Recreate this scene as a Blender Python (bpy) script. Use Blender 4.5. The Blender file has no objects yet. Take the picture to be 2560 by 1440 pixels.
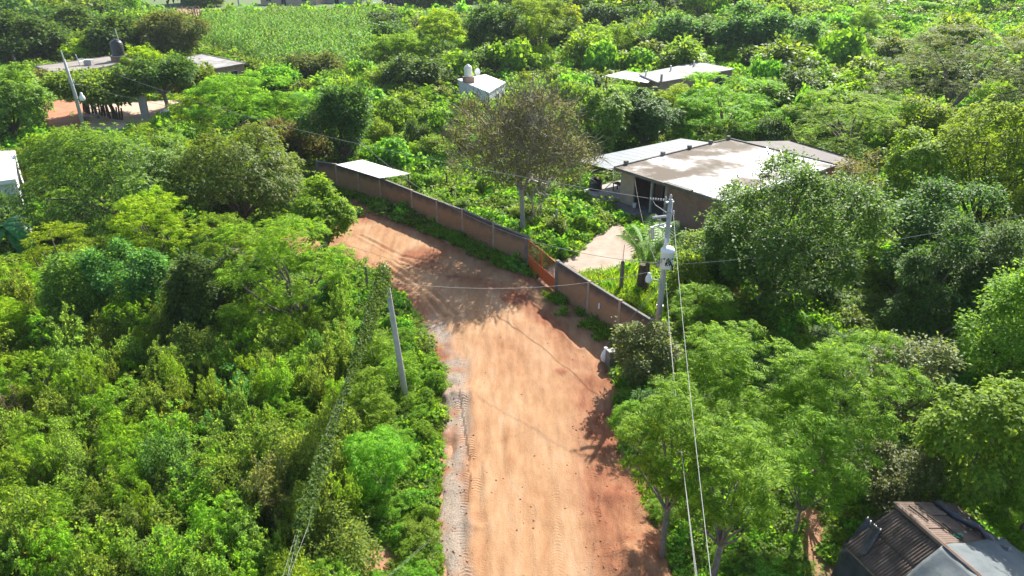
import bpy, math, random
import numpy as np
from mathutils import Vector, Matrix

# ------------------------------------------------------------------ camera, light, exposure
S = bpy.context.scene
COL = S.collection
CAM_H, PITCH, FPX = 22.0, math.radians(25.8), 1828.0     # drone height, tilt, focal length in photo pixels
cam_d = bpy.data.cameras.new('camera'); cam = bpy.data.objects.new('camera', cam_d); COL.objects.link(cam)
cam.location = (0, 0, CAM_H); cam.rotation_euler = (math.pi / 2 - PITCH, 0, 0)
cam_d.sensor_width = 36; cam_d.lens = 36 * FPX / 2560; cam_d.clip_end = 3000; cam_d.clip_start = 0.5
S.camera = cam
SUN_EL = math.radians(38); SUN_AZ = math.atan2(0.42, 0.91)     # azimuth from +Y towards +X
W = bpy.data.worlds.new('World'); S.world = W; W.use_nodes = True
wn = W.node_tree; bg = wn.nodes['Background']
sky = wn.nodes.new('ShaderNodeTexSky'); sky.sky_type = 'NISHITA'; sky.sun_disc = False
sky.sun_elevation = SUN_EL; sky.sun_rotation = SUN_AZ; sky.air_density = 1.0; sky.dust_density = 1.5
wn.links.new(sky.outputs[0], bg.inputs[0]); bg.inputs[1].default_value = 0.108
sd = bpy.data.lights.new('sun', 'SUN'); sun = bpy.data.objects.new('sun', sd); COL.objects.link(sun)
sd.energy = 4.8; sd.angle = math.radians(0.53); sd.color = (1, 0.95, 0.86)
tos = Vector((math.sin(SUN_AZ) * math.cos(SUN_EL), math.cos(SUN_AZ) * math.cos(SUN_EL), math.sin(SUN_EL)))
sun.rotation_euler = tos.to_track_quat('Z', 'Y').to_euler(); sun.location = tos * 200
S.view_settings.view_transform = 'Standard'; S.view_settings.look = 'None'
S.view_settings.gamma = 1; S.view_settings.exposure = 1.40; S.view_settings.use_curve_mapping = False
S.cycles.max_bounces = 6; S.cycles.diffuse_bounces = 4; S.cycles.glossy_bounces = 2
S.cycles.transmission_bounces = 4; S.cycles.transparent_max_bounces = 4
S.cycles.sample_clamp_indirect = 6; S.cycles.caustics_reflective = False; S.cycles.caustics_refractive = False

rng = np.random.default_rng(7)
random.seed(7)

# ------------------------------------------------------------------ survey helpers: a photo pixel to its ground spot
TP = math.tan(PITCH)
def G(px, py, z=0.0):
    x = (px - 1280) / FPX; v = -(py - 720) / FPX
    dy = math.cos(PITCH) + v * math.sin(PITCH); dz = -math.sin(PITCH) + v * math.cos(PITCH)
    t = (z - CAM_H) / dz
    return np.array([x * t, dy * t, z])
def depth_of(p): return p[1] * math.cos(PITCH) + (CAM_H - p[2]) * math.sin(PITCH)
def top_z(y, top): return CAM_H - y * math.tan(PITCH - math.atan((720 - top) / FPX))
def project(x, y, z):
    d = y * math.cos(PITCH) + (CAM_H - z) * math.sin(PITCH)
    u = y * math.sin(PITCH) - (CAM_H - z) * math.cos(PITCH)
    return 1280 + FPX * x / d, 720 - FPX * u / d

def sdist(pts, poly):
    """signed distance to a polygon, negative inside"""
    pts = np.asarray(pts)[:, :2]; poly = np.asarray(poly)[:, :2]
    n = len(poly); d2 = np.full(len(pts), 1e18); ins = np.zeros(len(pts), bool)
    for i in range(n):
        a = poly[i]; b = poly[(i + 1) % n]; ab = b - a; ap = pts - a
        t = np.clip((ap @ ab) / max(ab @ ab, 1e-9), 0, 1)
        d2 = np.minimum(d2, ((ap - t[:, None] * ab) ** 2).sum(1))
        c = ((a[1] > pts[:, 1]) != (b[1] > pts[:, 1]))
        if a[1] != b[1]:
            ins ^= c & (pts[:, 0] < (b[0] - a[0]) * (pts[:, 1] - a[1]) / (b[1] - a[1]) + a[0])
    return np.where(ins, -1, 1) * np.sqrt(d2)
def poly_px(l): return np.array([G(*a)[:2] for a in l])
def smooth(t): t = np.clip(t, 0, 1); return t * t * (3 - 2 * t)
def vnoise(x, y, s, seed=0):
    """cheap value noise in numpy, 0..1"""
    x = np.asarray(x) / s + 137.3 * (seed + 1); y = np.asarray(y) / s + 71.7 * (seed + 1)
    xi = np.floor(x); yi = np.floor(y); fx = x - xi; fy = y - yi; fx = fx * fx * (3 - 2 * fx); fy = fy * fy * (3 - 2 * fy)
    def h(a, b): v = np.sin(a * 127.1 + b * 311.7) * 43758.5453; return v - np.floor(v)
    return (h(xi, yi) * (1 - fx) + h(xi + 1, yi) * fx) * (1 - fy) + (h(xi, yi + 1) * (1 - fx) + h(xi + 1, yi + 1) * fx) * fy
def fbm(x, y, s, seed=0): return (vnoise(x, y, s, seed) * 4 + vnoise(x, y, s / 2.1, seed + 5) * 2 + vnoise(x, y, s / 4.3, seed + 9)) / 7

ROAD = poly_px([(1060, 1750), (1110, 1440), (1105, 1250), (1108, 1100), (1120, 970), (1090, 870), (1040, 790), (1000, 745), (965, 710), (905, 665),
                (850, 640), (760, 630), (640, 600), (500, 590), (500, 570), (640, 570), (780, 572), (900, 545), (880, 520), (840, 492), (800, 465), (815, 455), (900, 510), (1000, 556), (1160, 625), (1318, 690),
                (1392, 722), (1450, 765), (1500, 810), (1540, 850), (1530, 900), (1530, 960), (1545, 1100), (1590, 1230), (1680, 1440), (1800, 1750)])
PATH = poly_px([(1325, 685), (1390, 712), (1440, 700), (1500, 690), (1560, 668), (1600, 640), (1600, 610), (1570, 580), (1540, 560), (1515, 572), (1480, 605), (1440, 640), (1395, 660)])
YARD = poly_px([(225, 262), (300, 258), (420, 250), (480, 262), (480, 292), (420, 305), (330, 312), (285, 335), (225, 330)])
REDTRACK = poly_px([(95, 258), (170, 250), (222, 262), (222, 335), (170, 345), (110, 315)])
HOLLOW = G(2260, 900)[:2]
def ground_z(x, y):
    x = np.asarray(x, float); y = np.asarray(y, float)
    z = (fbm(x, y, 9, 3) - .5) * .35
    z = z - 2.2 * np.exp(-((x - HOLLOW[0]) ** 2 / 22 + (y - HOLLOW[1]) ** 2 / 40))
    z = z + smooth((y - 135) / 160) * smooth((x - 30) / 80) * 9          # rising slope beyond the houses
    return z

# ------------------------------------------------------------------ node materials
def newmat(name):
    m = bpy.data.materials.new(name); m.use_nodes = True; nt = m.node_tree
    b = nt.nodes['Principled BSDF']; return m, nt, b
def N(nt, t, **kw):
    n = nt.nodes.new(t)
    for k, v in kw.items():
        if hasattr(n, k): setattr(n, k, v)
        else: n.inputs[k].default_value = v
    return n
def ramp(nt, fac, stops):
    r = nt.nodes.new('ShaderNodeValToRGB'); e = r.color_ramp.elements
    while len(e) > 1: e.remove(e[-1])
    e[0].position = stops[0][0]; e[0].color = (*stops[0][1], 1)
    for p, c in stops[1:]: q = e.new(p); q.color = (*c, 1)
    nt.links.new(fac, r.inputs[0]); return r.outputs[0]
def mixc(nt, fac, a, b, mode='MIX'):
    m = nt.nodes.new('ShaderNodeMix'); m.data_type = 'RGBA'; m.blend_type = mode
    for s, v in ((0, fac), (6, a), (7, b)):
        if hasattr(v, 'is_linked'): nt.links.new(v, m.inputs[s])
        elif s == 0: m.inputs[0].default_value = v
        else: m.inputs[s].default_value = (*v, 1)
    return m.outputs[2]
def noise(nt, scale, detail=5, rough=.6, coord='Object', vec=None):
    n = N(nt, 'ShaderNodeTexNoise'); n.inputs['Scale'].default_value = scale; n.inputs['Detail'].default_value = detail; n.inputs['Roughness'].default_value = rough
    if vec is None:
        tc = nt.nodes.new('ShaderNodeTexCoord'); vec = tc.outputs[coord]
    nt.links.new(vec, n.inputs['Vector']); return n.outputs[0]
def math_(nt, op, a, b=None):
    m = nt.nodes.new('ShaderNodeMath'); m.operation = op
    for i, v in enumerate((a, b)):
        if v is None: continue
        if hasattr(v, 'is_linked'): nt.links.new(v, m.inputs[i])
        else: m.inputs[i].default_value = v
    return m.outputs[0]
def bump(nt, b, h, strength=.5, dist=.05):
    n = nt.nodes.new('ShaderNodeBump'); n.inputs['Strength'].default_value = strength; n.inputs['Distance'].default_value = dist
    nt.links.new(h, n.inputs['Height']); nt.links.new(n.outputs[0], b.inputs['Normal'])
def surf(name, c1, c2, scale=3, rough=.85, bmp=.3, bscale=None, spec=.3, metal=0, c3=None, coord='Object'):
    m, nt, b = newmat(name)
    f = noise(nt, scale, 6, .65, coord)
    stops = [(.3, c1), (.7, c2)] if c3 is None else [(.28, c1), (.5, c2), (.72, c3)]
    nt.links.new(ramp(nt, f, stops), b.inputs['Base Color'])
    b.inputs['Roughness'].default_value = rough; b.inputs['Specular IOR Level'].default_value = spec; b.inputs['Metallic'].default_value = metal
    if bmp: bump(nt, b, noise(nt, bscale or scale * 6, 4, .6, coord), bmp, .03)
    return m

def leafmat(name, c, var=.35, yellow=0.0, gloss=.10, trans=.5, rough=.6):
    """two-sided leaf: reflects, lets sun through, each leaf a little different"""
    m = bpy.data.materials.new(name); m.use_nodes = True; nt = m.node_tree; b = nt.nodes['Principled BSDF']
    geo = nt.nodes.new('ShaderNodeNewGeometry'); oi = nt.nodes.new('ShaderNodeObjectInfo')
    c = np.array(c)
    dark = tuple(c * (1 - var) * np.array([.8, .95, .9])); lite = tuple(c * (1 + var * 1.1) * np.array([1.25 + yellow, 1.06, .9]))
    col = ramp(nt, geo.outputs['Random Per Island'], [(0, dark), (.5, tuple(c)), (1, lite)])
    hsv = nt.nodes.new('ShaderNodeHueSaturation'); nt.links.new(col, hsv.inputs['Color'])
    nt.links.new(math_(nt, 'ADD', math_(nt, 'MULTIPLY', oi.outputs['Random'], .036), .482), hsv.inputs['Hue'])
    nt.links.new(math_(nt, 'ADD', math_(nt, 'MULTIPLY', oi.outputs['Random'], .36), .82), hsv.inputs['Value'])
    nt.links.new(hsv.outputs[0], b.inputs['Base Color']); b.inputs['Roughness'].default_value = rough
    b.inputs['Specular IOR Level'].default_value = gloss
    tr = nt.nodes.new('ShaderNodeBsdfTranslucent')
    tc = mixc(nt, 1.0, hsv.outputs[0], (1.65, 1.55, .6), 'MULTIPLY'); nt.links.new(tc, tr.inputs['Color'])
    mx = nt.nodes.new('ShaderNodeMixShader'); mx.inputs[0].default_value = trans
    nt.links.new(b.outputs[0], mx.inputs[1]); nt.links.new(tr.outputs[0], mx.inputs[2])
    nt.links.new(mx.outputs[0], nt.nodes['Material Output'].inputs['Surface'])
    return m

LM = dict(
    mango=leafmat('leaf_broad', (0.120, 0.205, 0.037), gloss=.22, rough=.5),
    feather=leafmat('leaf_feathery', (0.157, 0.309, 0.025), yellow=.1),
    yellow=leafmat('leaf_yellow_green', (0.217, 0.351, 0.018), yellow=.1, trans=.55),
    small=leafmat('leaf_small', (0.143, 0.230, 0.042), gloss=.12, rough=.5),
    blue=leafmat('leaf_blue_green', (0.101, 0.239, 0.069)),
    dark=leafmat('leaf_dark', (0.077, 0.155, 0.033), gloss=.2, trans=.42),
    vine=leafmat('leaf_vine', (0.148, 0.307, 0.038), gloss=.15),
    lime=leafmat('leaf_lime', (0.175, 0.302, 0.032), gloss=.15),
    open=leafmat('leaf_grey_green', (0.127, 0.176, 0.059), trans=.42),
    thicket=leafmat('leaf_thicket', (0.182, 0.285, 0.056), gloss=.12, trans=.55),
    shade=leafmat('leaf_shade_tree', (0.093, 0.183, 0.032), gloss=.16, rough=.5),
    dry=leafmat('leaf_olive_dry', (0.151, 0.158, 0.054), trans=.42),
    fresh=leafmat('leaf_fresh', (.175, .335, .028), yellow=.05, trans=.55),
    silver=leafmat('leaf_silvery', (0.155, 0.205, 0.075), gloss=.2, rough=.5),
    maize=leafmat('leaf_maize', (0.159, 0.297, 0.056), gloss=.08, rough=.55),
    grass=leafmat('leaf_grass', (0.133, 0.252, 0.029), gloss=.15),
    palm=leafmat('leaf_palm', (0.135, 0.288, 0.023), gloss=.3, rough=.4),
    banana=leafmat('leaf_banana', (0.032, 0.163, 0.027), gloss=.3, rough=.4, trans=.3, var=.15),
)
BARK = surf('bark', (.10, .075, .055), (.24, .20, .16), 6, .9, .6)
BARK_D = surf('bark_dark', (.055, .042, .032), (.13, .10, .075), 6, .9, .6)
BARK_P = surf('bark_pale', (.26, .24, .21), (.42, .39, .34), 5, .9, .4)
TWIG = surf('twig', (.15, .125, .075), (.25, .21, .135), 4, .9, 0)
CONC = surf('concrete', (.26, .25, .235), (.40, .385, .36), 2.2, .9, .25)
CONC_POLE = surf('concrete_pole', (.30, .30, .285), (.42, .415, .40), 3.5, .85, .2)
CONC_D = surf('concrete_dark', (.10, .095, .085), (.20, .185, .165), 2.5, .9, .3)
WHITE = surf('white_paint', (.68, .68, .66), (.82, .82, .80), 2.0, .6, .05)
WHITE_ROOF = surf('whitewashed_roof', (.62, .60, .58), (.86, .86, .85), .8, .6, .1)
WALLPAINT = surf('white_wall', (.5, .5, .51), (.66, .66, .67), 1.2, .8, .1)
METAL_ROOF = surf('galvanised_sheet', (.19, .205, .21), (.245, .26, .26), .5, .7, .03, spec=.12, metal=.0)
METAL = surf('galvanised_steel', (.42, .43, .44), (.56, .57, .58), 6, .4, .05, metal=.7)
DARKM = surf('dark_metal', (.03, .03, .032), (.06, .06, .065), 6, .5, .1)
BLACK_PL = surf('black_plastic', (.012, .013, .017), (.022, .023, .028), 3, .35, .0, spec=.5)
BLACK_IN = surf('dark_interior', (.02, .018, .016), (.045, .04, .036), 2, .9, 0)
ORANGE = surf('orange_paint', (.50, .095, .025), (.62, .14, .045), 3, .5, .1)
CREAM = surf('cream_tank', (.62, .58, .48), (.72, .68, .58), 3, .45, 0)
WOOD = surf('weathered_wood', (.13, .10, .075), (.27, .22, .17), 8, .9, .5)
WOOD_D = surf('dark_wood', (.045, .035, .028), (.10, .08, .062), 8, .9, .5)
PLASTER = surf('tan_plaster', (.36, .27, .20), (.46, .36, .28), 1.5, .9, .2)
CABLE = surf('bare_cable', (.17, .17, .165), (.27, .27, .26), 3, .6, 0)
CABLE_D = surf('dark_cable', (.16, .16, .15), (.26, .26, .25), 3, .6, 0)
PILLAR = surf('weathered_pillar', (.28, .19, .135), (.40, .30, .23), 2.5, .9, .3)
GLASS = surf('window_glass', (.02, .025, .03), (.04, .045, .05), 2, .1, 0, spec=.6)
PORCELAIN = surf('porcelain', (.45, .43, .40), (.55, .53, .5), 4, .2, 0, spec=.6)
TARP = surf('grey_tarp', (.085, .10, .103), (.145, .165, .17), 1.6, .62, .4, 4, spec=.15)
TARP_B = surf('black_tarp', (.022, .022, .026), (.07, .07, .08), 2.2, .32, .35, 5, spec=.6)
CARD = surf('black_cardboard_sheet', (.045, .030, .021), (.105, .074, .054), 1.8, .85, .4, 14, c3=(.15, .112, .085))
CARD_B = surf('brown_cardboard_sheet', (.085, .055, .040), (.165, .115, .086), 1.8, .85, .4, 12, c3=(.215, .16, .125))
GREENPL = surf('green_plastic', (.02, .42, .22), (.03, .5, .28), 2, .4, 0)
SACK = surf('white_sack', (.55, .55, .56), (.75, .75, .76), 3, .8, .3)
RUST = surf('rusty_iron', (.16, .07, .035), (.30, .14, .07), 7, .8, .3)

def brickmat(name, c1, c2, mortar, dark_top=None):
    m, nt, b = newmat(name)
    tc = nt.nodes.new('ShaderNodeTexCoord'); br = nt.nodes.new('ShaderNodeTexBrick')
    nt.links.new(tc.outputs['UV'], br.inputs['Vector'])
    br.inputs['Scale'].default_value = 1; br.inputs['Brick Width'].default_value = .26; br.inputs['Row Height'].default_value = .075
    br.inputs['Mortar Size'].default_value = .009; br.inputs['Color1'].default_value = (*c1, 1); br.inputs['Color2'].default_value = (*c2, 1); br.inputs['Mortar'].default_value = (*mortar, 1)
    st = noise(nt, .9, 6, .7)
    col = mixc(nt, math_(nt, 'MULTIPLY', math_(nt, 'POWER', st, 1.6), 1.5), br.outputs[0], tuple(np.array(c1) * .42))
    oi = nt.nodes.new('ShaderNodeObjectInfo'); col = mixc(nt, math_(nt, 'MULTIPLY', oi.outputs['Random'], .30), col, tuple(np.array(mortar) * 1.1))
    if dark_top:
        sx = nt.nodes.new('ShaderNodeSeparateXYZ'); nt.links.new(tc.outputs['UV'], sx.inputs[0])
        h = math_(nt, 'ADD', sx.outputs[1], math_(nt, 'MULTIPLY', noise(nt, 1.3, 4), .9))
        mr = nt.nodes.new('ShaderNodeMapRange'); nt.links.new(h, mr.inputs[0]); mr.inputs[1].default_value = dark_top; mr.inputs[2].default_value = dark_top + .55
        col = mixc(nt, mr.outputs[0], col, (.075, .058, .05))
    nt.links.new(col, b.inputs['Base Color']); b.inputs['Roughness'].default_value = .92
    bump(nt, b, br.outputs[1], -.5, .01)
    return m
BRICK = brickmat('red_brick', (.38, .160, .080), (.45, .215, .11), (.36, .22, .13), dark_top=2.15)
BRICK_H = brickmat('house_brick', (.34, .17, .115), (.42, .23, .16), (.38, .30, .25))

def roof_stain():
    m, nt, b = newmat('stained_concrete_roof')
    f = noise(nt, .28, 3, .5); g = noise(nt, 1.4, 6, .7)
    h = math_(nt, 'ADD', f, math_(nt, 'MULTIPLY', math_(nt, 'SUBTRACT', g, .5), .28))
    tc = nt.nodes.new('ShaderNodeTexCoord'); sx = nt.nodes.new('ShaderNodeSeparateXYZ'); nt.links.new(tc.outputs['Object'], sx.inputs[0])
    mr = nt.nodes.new('ShaderNodeMapRange'); nt.links.new(sx.outputs[0], mr.inputs[0]); mr.inputs[1].default_value = 1.0; mr.inputs[2].default_value = 7.5; mr.inputs[3].default_value = -.06; mr.inputs[4].default_value = .10
    h = math_(nt, 'ADD', h, mr.outputs[0])
    c = ramp(nt, h, [(.42, (.095, .076, .055)), (.49, (.18, .155, .13)), (.53, (.30, .275, .25)), (.57, (.60, .58, .56)), (.7, (.72, .71, .70))])
    nt.links.new(c, b.inputs['Base Color']); b.inputs['Roughness'].default_value = .75; b.inputs['Specular IOR Level'].default_value = .08
    bump(nt, b, g, .15, .02); return m
ROOF_STAIN = roof_stain()
ROOF_TAN = surf('tan_roof', (.13, .11, .09), (.22, .19, .16), .5, .85, .15, 8, c3=(.28, .25, .22))
ROOF_GREY = surf('grey_roof', (.14, .128, .118), (.25, .235, .22), .45, .85, .15, 8, c3=(.42, .40, .38))
ROOF_DARK = surf('dark_grey_roof', (.14, .125, .115), (.21, .19, .175), .6, .9, .2, 8)

# ------------------------------------------------------------------ mesh building
class MB:
    def __init__(s): s.v = []; s.f = []; s.m = []; s.n = 0; s.uv = None
    def add(s, v, f, mi=0):
        v = np.asarray(v, float).reshape(-1, 3)
        s.v.append(v); s.f += [tuple(i + s.n for i in q) for q in f]; s.m += [mi] * len(f); s.n += len(v); return s
    def box(s, c, d, rz=0, mi=0, ry=0, rx=0):
        c = np.asarray(c, float); h = np.asarray(d, float) / 2
        p = np.array([[x, y, z] for z in (-1, 1) for y in (-1, 1) for x in (-1, 1)]) * h
        M = np.array((Matrix.Rotation(rz, 3, 'Z') @ Matrix.Rotation(ry, 3, 'Y') @ Matrix.Rotation(rx, 3, 'X')))
        return s.add(p @ M.T + c, [(0, 2, 3, 1), (4, 5, 7, 6), (0, 1, 5, 4), (2, 6, 7, 3), (0, 4, 6, 2), (1, 3, 7, 5)], mi)
    def prism(s, poly, z0, z1, mi=0):
        n = len(poly); poly = [tuple(p[:2]) for p in poly]
        ar = sum(poly[i][0] * poly[(i + 1) % n][1] - poly[(i + 1) % n][0] * poly[i][1] for i in range(n))
        if ar < 0: poly = poly[::-1]
        za = z0 if hasattr(z0, '__len__') else [z0] * n; zb = z1 if hasattr(z1, '__len__') else [z1] * n
        v = [(p[0], p[1], za[i]) for i, p in enumerate(poly)] + [(p[0], p[1], zb[i]) for i, p in enumerate(poly)]
        f = [tuple(range(n))[::-1], tuple(range(n, 2 * n))] + [(i, (i + 1) % n, n + (i + 1) % n, n + i) for i in range(n)]
        return s.add(v, f, mi)
    def tube(s, pts, r, sides=6, mi=0, cap=True):
        pts = np.asarray(pts, float); n = len(pts); r = np.broadcast_to(np.asarray(r, float), (n,))
        t = np.gradient(pts, axis=0) if n > 2 else np.repeat((pts[1] - pts[0])[None], 2, 0)
        t /= np.linalg.norm(t, axis=1)[:, None] + 1e-9
        ref = np.where(np.abs(t[:, 2:3]) > .9, np.array([[1., 0, 0]]), np.array([[0, 0, 1.]]))
        ref = np.repeat(ref[:1], n, 0) if n > 0 else ref
        a = np.cross(t, ref); a /= np.linalg.norm(a, axis=1)[:, None] + 1e-9; b = np.cross(t, a)
        k = np.arange(sides) * 2 * math.pi / sides
        ring = (a[:, None] * np.cos(k)[None, :, None] + b[:, None] * np.sin(k)[None, :, None]) * r[:, None, None] + pts[:, None]
        f = [(i * sides + j, i * sides + (j + 1) % sides, (i + 1) * sides + (j + 1) % sides, (i + 1) * sides + j) for i in range(n - 1) for j in range(sides)]
        if cap: f += [tuple(range(sides))[::-1], tuple(range((n - 1) * sides, n * sides))]
        return s.add(ring, f, mi)
    def lathe(s, prof, c=(0, 0, 0), sides=16, mi=0, wob=0):
        k = np.arange(sides) * 2 * math.pi / sides; v = []
        for r, z in prof: v += [(c[0] + r * math.cos(q), c[1] + r * math.sin(q), c[2] + z) for q in k]
        n = len(prof)
        f = [(i * sides + j, i * sides + (j + 1) % sides, (i + 1) * sides + (j + 1) % sides, (i + 1) * sides + j) for i in range(n - 1) for j in range(sides)]
        f += [tuple(range(sides))[::-1], tuple(range((n - 1) * sides, n * sides))]
        return s.add(v, f, mi)
    def mesh(s, name, mats, smooth_=False, boxuv=False):
        me = bpy.data.meshes.new(name); me.from_pydata(np.concatenate(s.v).tolist(), [], s.f)
        for m in (mats if isinstance(mats, (list, tuple)) else [mats]): me.materials.append(m)
        me.polygons.foreach_set('material_index', s.m)
        if smooth_: me.polygons.foreach_set('use_smooth', [True] * len(s.f))
        if boxuv:
            uv = me.uv_layers.new(name='UVMap'); co = np.concatenate(s.v)
            for p in me.polygons:
                nx, ny, nz = p.normal
                for li in p.loop_indices:
                    q = co[me.loops[li].vertex_index]
                    if abs(nz) > .7: uv.data[li].uv = (q[0], q[1])
                    else:
                        h = math.hypot(nx, ny); uv.data[li].uv = ((-ny * q[0] + nx * q[1]) / h, q[2])
        me.update(); return me
    def build(s, name, mats, parent=None, smooth_=False, boxuv=False):
        o = bpy.data.objects.new(name, s.mesh(name, mats, smooth_, boxuv)); COL.objects.link(o)
        if parent: o.parent = parent
        return o

def tag(o, label=None, cat=None, group=None, kind=None):
    if label: o['label'] = label
    if cat: o['category'] = cat
    if group: o['group'] = group
    if kind: o['kind'] = kind
    return o
def empty(name, loc, label, cat, rz=0, group=None):
    o = bpy.data.objects.new(name, None); COL.objects.link(o); o.location = [float(q) for q in loc]; o.rotation_euler.z = rz
    o.empty_display_size = .3
    return tag(o, label, cat, group)
def link(name, me, parent=None, loc=(0, 0, 0), rz=0, sc=1):
    o = bpy.data.objects.new(name, me); COL.objects.link(o); o.location = [float(q) for q in loc]; o.rotation_euler.z = rz
    o.scale = (sc, sc, sc) if not hasattr(sc, '__len__') else sc
    if parent: o.parent = parent
    return o
def copy_tree(o, parent=None):
    c = o.copy(); COL.objects.link(c)
    if parent: c.parent = parent
    for ch in list(o.children): copy_tree(ch, c)
    return c

# ------------------------------------------------------------------ ground
def grid_sheet(name, xs, ys, zfun, mat, keep=None, attrs=None):
    X, Y = np.meshgrid(xs, ys); x = X.ravel(); y = Y.ravel(); z = zfun(x, y)
    nx, ny = len(xs), len(ys); i = np.arange(nx * ny).reshape(ny, nx)
    q = np.stack([i[:-1, :-1], i[:-1, 1:], i[1:, 1:], i[1:, :-1]], -1).reshape(-1, 4)
    if keep is not None:
        k = keep(x, y); q = q[k[q].any(1)]
    used = np.unique(q); remap = np.zeros(nx * ny, int); remap[used] = np.arange(len(used)); q = remap[q]
    co = np.stack([x, y, z], 1)[used]
    me = bpy.data.meshes.new(name); me.vertices.add(len(co)); me.vertices.foreach_set('co', co.ravel())
    me.loops.add(q.size); me.loops.foreach_set('vertex_index', q.ravel().astype(np.int32))
    me.polygons.add(len(q)); me.polygons.foreach_set('loop_start', np.arange(0, q.size, 4, dtype=np.int32)); me.polygons.foreach_set('loop_total', np.full(len(q), 4, np.int32))
    me.polygons.foreach_set('use_smooth', np.ones(len(q), bool)); me.update(calc_edges=True); me.validate()
    for an, fn in (attrs or {}).items():
        a = me.attributes.new(an, 'FLOAT', 'POINT'); a.data.foreach_set('value', fn(co[:, 0], co[:, 1]).astype(np.float32))
    me.materials.append(mat); o = bpy.data.objects.new(name, me); COL.objects.link(o); tag(o, kind='structure'); return o
def attr(nt, n):
    a = nt.nodes.new('ShaderNodeAttribute'); a.attribute_name = n; return a.outputs['Fac']

# earth under the plants
m, nt, b = newmat('earth_and_litter')
f = noise(nt, .35, 8, .7); g = noise(nt, 3, 6, .7)
litter = ramp(nt, g, [(.3, (.045, .075, .02)), (.5, (.07, .12, .025)), (.7, (.13, .13, .05))])
soil = ramp(nt, g, [(.3, (.26, .11, .06)), (.7, (.40, .22, .13))])
nt.links.new(mixc(nt, attr(nt, 'soil'), litter, soil), b.inputs['Base Color']); b.inputs['Roughness'].default_value = .95
bump(nt, b, noise(nt, 6, 6, .7), .6, .1); EARTH = m
SOIL_SPOTS = [(1640, 1400, 5.0), (1600, 1250, 2.2), (2020, 1330, 2.5), (1900, 745, 3.0), (1560, 1130, 2.0), (940, 1390, 1.3), (40, 640, 3), (2010, 1040, 1.6), (1710, 720, 1.5), (260, 660, 3), (190, 300, 7), (1180, 60, 8), (420, 32, 16), (60, 168, 10)]
def soil_mask(x, y):
    s = np.zeros_like(x)
    for px, py, r in SOIL_SPOTS:
        c = G(px, py); d = np.hypot(x - c[0], y - c[1]); s = np.maximum(s, smooth((r * 1.25 - d) / (r * .6)))
    s = np.maximum(s, smooth((2.0 - sdist(np.stack([x, y], 1), ROAD)) / 1.6))
    return np.clip(s * (0.5 + 1.1 * fbm(x, y, 1.7, 4)), 0, 1)
def terrain_z(x, y):
    z = ground_z(x, y); P2 = np.stack([x, y], 1)
    near = y < 90
    r = np.full(len(x), 99.); r[near] = sdist(P2[near], ROAD) + (fbm(x[near], y[near], 1.3, 15) - .5) * 1.1
    w = smooth((1.2 - r) / 1.2)
    z = z * (1 - w) - .30 * smooth((.25 - r) / .9)
    return z
xs = np.concatenate([np.arange(-420, -60, 6), np.arange(-60, -30, 1.5), np.arange(-30, 30, .45), np.arange(30, 70, 1.5), np.arange(70, 431, 6)])
ys = np.concatenate([np.arange(-30, 12, 3), np.arange(12, 62, .45), np.arange(62, 140, 2), np.arange(140, 560, 8)])
terrain = grid_sheet('ground', xs, ys, terrain_z, EARTH, attrs=dict(soil=soil_mask))

# dirt road with ruts, tyre tracks and a grey gravelly shoulder
TR = [np.array([G(*p)[:2] for p in t]) for t in (
    [(1165, 1440), (1150, 1330), (1160, 1230), (1165, 1130), (1150, 1040), (1135, 960)],
    [(1195, 1300), (1190, 1200), (1175, 1110), (1160, 1000), (1160, 900), (1140, 820)],
    [(1395, 1440), (1390, 1330), (1388, 1230), (1380, 1120)],
    [(1500, 1330), (1480, 1220), (1480, 1090), (1420, 950), (1395, 900)],
    [(1560, 1440), (1555, 1330), (1530, 1290)])]
RT = [np.array([G(*p)[:2] for p in t]) for t in (
    [(945, 660), (1000, 700), (1060, 740), (1110, 795)], [(965, 655), (1030, 700), (1090, 740), (1140, 790)],
    [(1000, 650), (1100, 690), (1200, 700), (1290, 720), (1380, 790), (1450, 870)],
    [(900, 590), (1000, 640), (1100, 660)])]
def polyline_near(x, y, L):
    """distance to a polyline and run along it"""
    P2 = np.stack([x, y], 1); best = np.full(len(x), 1e9); run = np.zeros(len(x)); acc = 0
    for a, b2 in zip(L[:-1], L[1:]):
        ab = b2 - a; l = np.hypot(*ab); t = np.clip(((P2 - a) @ ab) / l ** 2, 0, 1)
        d = np.hypot(*(P2 - a - t[:, None] * ab).T); k = d < best; best[k] = d[k]; run[k] = (acc + t * l)[k]; acc += l
    return best, run
def track_mask(x, y):
    s = np.zeros_like(x)
    for i, L in enumerate(TR):
        d, _ = polyline_near(x, y, L); s = np.maximum(s, smooth((.27 - d) / .12) * (.34 if i < 2 else .12) * smooth(fbm(x, y, 1.0, i) * 3.2 - 1.1))
    return np.clip(s, 0, 1)
def track_phase(x, y):
    ph = np.zeros_like(x); bd = np.full(len(x), 1e9)
    for L in TR:
        d, r = polyline_near(x, y, L); k = d < bd; ph[k] = (r + .6 * d + .10 * vnoise(x, y, .35, 4))[k]; bd = np.minimum(bd, d)
    return ph
SHO = np.array([G(*p)[:2] for p in [(1120, 1440), (1125, 1250), (1135, 1100), (1140, 980), (1130, 880), (1085, 800)]])
def grey_mask(x, y):
    d, _ = polyline_near(x, y, SHO); return np.clip(smooth((1.05 + 1.1 * (fbm(x, y, 1.6, 31) - .5) - d) / .8) * smooth(fbm(x, y, 1.1, 2) * 2.6 - .55), 0, 1)
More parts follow.
